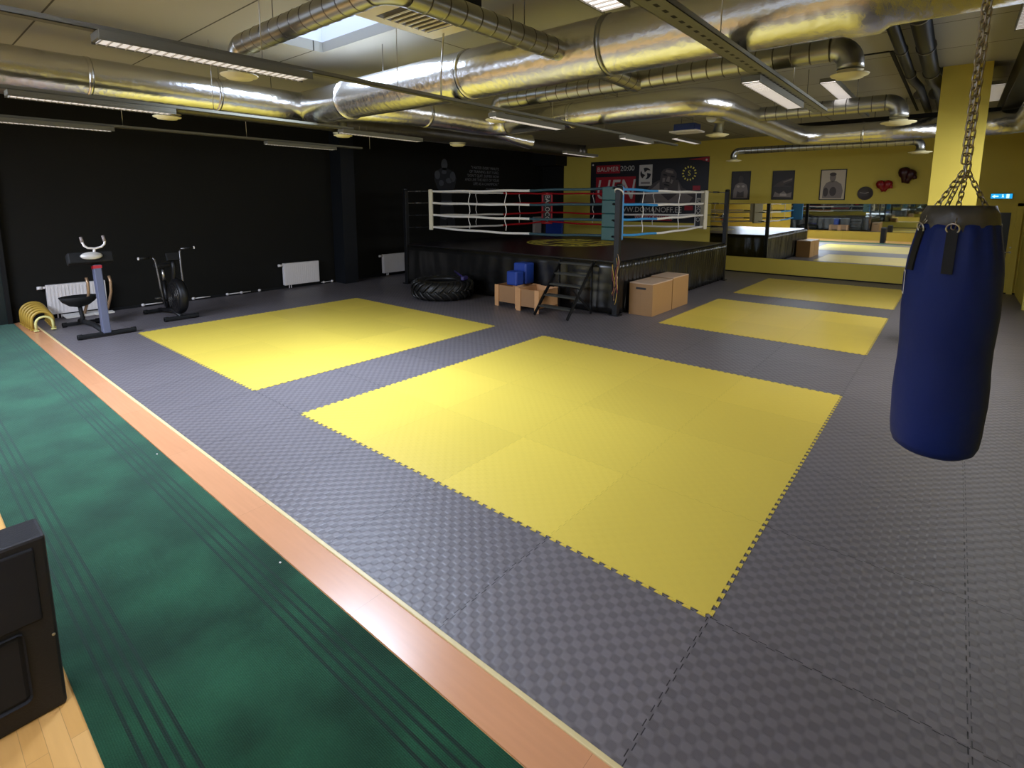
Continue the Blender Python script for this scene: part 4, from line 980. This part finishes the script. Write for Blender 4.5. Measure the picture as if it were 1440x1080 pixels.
def small_duct(label, pts_list, r_, discs, hang, m_='galv', split=None):
    t = thing('spiral_duct', label, 'duct', pts_list[0][0])
    for pts, rb in pts_list_to(pts_list):
        b = MB()
        if rb: o_, R_ = ribbed(rel(t, pts), r_)
        else: o_, R_ = rel(t, pts), [r_]*len(pts)
        b.tube(o_, R_, 20, seg_mi=(RIBM+[0])[:len(o_)] if rb else None); b.build('duct_body' if rb else 'duct_elbow', [m_, 'dark_galv'], t)
    for p, rd in discs: diffuser(t, rel(t, [p])[0], rd, 0, r_)
    hangers(t, rel(t, hang), r_)
    return t
def pts_list_to(L_): return [(p, len(p) == 2) for p in L_]
def elbow_down(x, y, z, r_, dx, dy, zd):
    """quarter bend from horizontal travel (dx,dy) down to a vertical stub reaching zd"""
    R_ = r_*1.45; return arc((x, y, z-R_), (x, y, z), (x+dx*R_, y+dy*R_, z-R_), 8) + [Vector((x+dx*R_, y+dy*R_, zd+.05))]
YD3, ZS = -.40, 3.33
small_duct('spiral duct elbowing over the skylight and dropping to a cream diffuser behind the left lamp',
           [[(.20, YD3, ZS), (1.95, YD3, ZS)], elbow_down(.20, YD3, ZS, .085, -1, 0, 3.1),
            arc((1.93, YD3+.15, ZS), (1.93, YD3, ZS), (2.07, YD3+.15, ZS), 6), [(2.07, YD3+.15, ZS), (2.07, 1.4, ZS)]],
           .085, [((.20-.085*1.45, YD3, 3.08), .14)], [(.7, YD3, ZS), (1.3, YD3, ZS), (2.07, .9, ZS)])
t = small_duct('spiral duct with a cream diffuser at each end, crossing under the thick foil duct',
           [[(.25, 2.78, ZS), (3.84, 2.78, ZS)], elbow_down(3.84, 2.78, ZS, .10, 1, 0, 3.1), elbow_down(.25, 2.78, ZS, .08, -1, 0, 3.1),
            [(2.07, 1.7, ZS), (2.07, 2.78, ZS-.02)]], .098, [((3.84+.145, 2.78, 3.08), .135), ((.25-.116, 2.78, 3.08), .15)], [(1.1, 2.78, ZS), (3.3, 2.78, ZS)])
small_duct('spiral duct ending in a cream diffuser in front of the yellow column',
           [[(2.35, 6.1, ZD), (3.93, 6.1, ZD)], elbow_down(3.93, 6.1, ZD, .105, 1, 0, 3.1)], .103, [((3.93+.15, 6.1, 3.06), .19)], [(3.0, 6.1, ZD), (3.6, 6.1, ZD)])
small_duct('thin spiral duct close to the yellow wall above the posters, a diffuser at each end',
           [[(.75, 10.6, 3.24), (4.0, 10.6, 3.24)], elbow_down(.75, 10.6, 3.24, .08, -1, 0, 3.02), elbow_down(4.0, 10.6, 3.24, .08, 1, 0, 3.02)], .075, [((.75-.116, 10.6, 3.0), .17), ((4.116, 10.6, 3.0), .19)], [(2.0, 10.6, 3.24)])
t = small_duct('long dark spiral duct running beside the black wall towards the banner',
           [[(-3.0, -4.0, 3.33), (-3.0, 3.2, 3.33)], [(-3.0, 3.2, 3.33), (-2.75, 9.0, 3.33)], arc((-2.6, 9.0, 3.33), (-2.75, 9.0, 3.33), (-2.6, 9.3, 3.33), 4)], .155, [((-2.9, .0, 3.08), .15), ((-2.85, 2.45, 3.08), .14), ((-2.45, 4.6, 3.08), .14)], [(-3.0, 1.4, 3.33), (-2.9, 6.0, 3.33)], 'dark_galv')
b = MB()
for x, y in ((-2.9, 0), (-2.85, 2.45)): b.tube(rel(t, [(x, y, 3.12), (x, y, 3.3)]), .07, 14)
b.build('duct_drop', 'galv', t)

# ---------------------------------------------------------------- light rails and fluorescent fixtures
ZL = 3.02; ZR = ZL+.061
KS = (ZL-CAM.z)/(3.05-CAM.z)
def lower(x, y0, y1, k):
    return CAM.x+(x-CAM.x)*k, CAM.y+(y0-CAM.y)*k, CAM.y+(y1-CAM.y)*k
def fixture(label, x, y0, y1, zb, w=.16, lampm='lamp', h_=.060):
    if zb == ZL: x, y0, y1 = lower(x, y0, y1, KS)
    t = thing('fluorescent_light', label, 'ceiling light', (x, (y0+y1)/2, zb), 0, 'fluorescent lights on the ceiling rails'); hl = (y1-y0)/2
    b = MB(); b.bb(-w/2, w/2, -hl, hl, .012, h_, 0, .004); b.bb(-w/2, -w/2+.008, -hl, hl, 0, .012); b.bb(w/2-.008, w/2, -hl, hl, 0, .012); b.build('light_housing', 'channel', t)
    b = MB(); b.bb(-w/2+.009, w/2-.009, -hl+.02, hl-.02, .0085, .0118)
    b.build('light_tube', lampm, t)
    b = MB(); n = int((y1-y0)/.05)
    for k in range(n): b.bb(-w/2+.008, w/2-.008, -hl+.02+k*.05, -hl+.024+k*.05, .0, .0115)
    b.build('louver', 'silver', t)
    return t
def rail(label, x, y0, y1, z, w=.07, h_=.05, m_='channel', hang=()):
    if z == ZR: x, y0, y1 = lower(x, max(y0, -4.15), y1, KS); h_ = .033
    y0 = max(y0, -4.2)
    t = thing('light_rail', label, 'rail', (x, (y0+y1)/2, z), 0, 'steel rails carrying the lights'); hl = (y1-y0)/2
    b = MB(); b.bb(-w/2, w/2, -hl, hl, 0, .004); b.bb(-w/2, -w/2+.004, -hl, hl, 0, h_); b.bb(w/2-.004, w/2, -hl, hl, 0, h_); b.build('channel', m_, t)
    for y in hang:
        b = MB(); b.tube([(0, y-t.location.y, h_*.5), (0, y-t.location.y, H-z)], .004, 6); b.build('hanger_rod', 'steel', t)

rail('grey steel rail passing in front of the skylight, carrying the long left lamp', .57, -4.2, 7.4, ZR, .07, .06, 'channel', (-.5, .75, 3.2, 4.5))
fixture('louvred fluorescent light hanging in front of the foil duct below the skylight', .57, -1.48, -.07, ZL, .17, 'lamp_off')
fixture('fluorescent light on the middle rail, above the ring corner', .45, 2.33, 3.75, ZL, .13)
fixture('farthest fluorescent light on the middle rail, close to the yellow wall', .62, 5.2, 6.2, ZL, .12)
rail('grey steel rail directly below the thick left duct', -2.22, -4.2, 2.2, ZR, .09, .06, 'channel', (.2,))
fixture('louvred light below the thick left duct, at the left edge of the picture', -2.25, -1.55, -.14, ZL, .17, 'lamp_off')
fixture('fluorescent light on the left rail beside the dark spiral duct', -2.22, 2.0, 3.5, ZL, .14, 'lamp_off')
rail('grey steel rail nearest the black wall', -4.62, -4.2, 4.0, ZR, .09, .05, 'channel', (-.1, 1.6, 4.0))
fixture('fluorescent light at the far left on the rail nearest the black wall', -4.62, -2.0, -.15, ZL, .17, 'lamp_off')
fixture('fluorescent light on the rail nearest the black wall, above the middle radiator', -4.62, 2.05, 3.4, ZL, .14, 'lamp_off')
rail('perforated steel rail running diagonally across the upper middle of the ceiling', 3.43, -4.2, 4.75, ZR, .14, .10, 'perf', (-.1, 1.2, 3.2))
fixture('bright fluorescent light at the end of the perforated rail', 3.35, 2.3, 3.92, ZL, .15)
fixture('bright fluorescent light cut off by the top of the picture beside the perforated rail', 3.32, -1.3, .10, ZL, .15)
fixture('bright fluorescent light high under the ceiling behind the round diffuser', 3.42, 5.1, 6.7, 3.5, .18)
rail('steel rail high under the ceiling above the small duct by the column', 3.37, 6.7, 9.0, 3.56, .10)
fixture('ceiling light at the right edge of the picture before the dark beam', 5.10, 2.9, 4.3, 3.6, .18, 'lamp_off')
fixture('ceiling light between the yellow column and the dark beam', 5.03, 7.2, 8.75, 3.6, .16, 'lamp_off')
fixture('distant fluorescent light above the thin duct near the yellow wall', .15, 8.3, 9.6, 3.35, .14)
fixture('small distant fluorescent light over the far end of the ring', -1.9, 7.3, 8.6, 3.1, .14)

b = MB(); b.tube([(.95, 1.1, 3.62), (.74, 1.25, 3.25), (.69, 1.30, 3.112)], .008, 8)
tag(b.build('hanging_cable', 'steel'), 'thin white cable slanting from the ceiling cassette down to the light rail', 'cable')
# ventilation cassette beside the skylight
t = thing('air_cassette', 'cream slatted air conditioning cassette on the ceiling beside the skylight', 'air conditioner', (1.12, .72, 3.62))
b = MB(); b.bb(-.32, .32, -.38, .38, .04, .28, 0, .01); b.build('cassette_housing', 'mblack', t)
b = MB(); b.bb(-.40, .40, -.46, .46, 0, .04, 0, .01); pn = b.build('cassette_panel', 'cream', t)
b = MB()
for k in range(7): b.box((0, -.21+k*.075, -.004), (.50, .04, .012), Matrix.Rotation(.35, 3, 'X'))
b.build('slats', 'cream', pn)
b = MB(); b.bb(-.27, .27, -.30, .28, -.002, .001); b.build('intake', 'g1', pn)
t = thing('projector', 'blue and white box hanging under the ceiling in front of the banner wall', 'ceiling unit', (1.15, 6.45, 3.22))
b = MB(); b.bb(-.18, .18, -.14, .14, .03, .14, 0, .01); b.build('unit_housing', 'bluebox', t)
b = MB(); b.bb(-.24, .24, -.18, .18, 0, .03, 0, .01); b.build('unit_panel', 'white', t)
b = MB(); b.tube([(-.1, 0, .14), (-.1, 0, H-3.22)], .008, 6); b.tube([(.1, 0, .14), (.1, 0, H-3.22)], .008, 6); b.build('hanger_rod', 'steel', t)

# black pipes under the ceiling at right
for x, r_, lb in ((4.12, .055, 'thinner black pipe under the ceiling, left of the pair by the column'), (4.34, .085, 'thicker black pipe under the ceiling, right of the pair by the column')):
    t = thing('ceiling_pipe', lb, 'pipe', (x, 6, 3.76), 0, 'black pipes under the ceiling')
    b = MB(); b.tube([(0, -7.5, 0), (0, 1, 0), (.06, 1.6, -.02), (.06, 5.5, 0)], r_, 14); b.build('pipe_run', 'black_pipe', t)
    for y in (-2.2, -.9, .6, 2.4):
        b = MB(); b.tube([(0, y-.02, 0), (0, y+.02, 0)], r_+.01, 14); b.build('pipe_clip', 'dark_galv', t)
t = thing('cable_tray', 'black tray crossing the ceiling above the foil duct by the column', 'cable tray', (3.4, 9.95, 3.55))
b = MB(); b.bb(-2.0, 2.4, -.15, .15, 0, .012); b.bb(-2.0, 2.4, -.15, -.14, 0, .10); b.bb(-2.0, 2.4, .14, .15, 0, .10); b.build('tray', 'black', t)
for x in (-1.5, 0, 1.6):
    b = MB(); b.tube([(x, 0, .01), (x, 0, H-3.55)], .006, 6); b.build('hanger_rod', 'dark_galv', t)
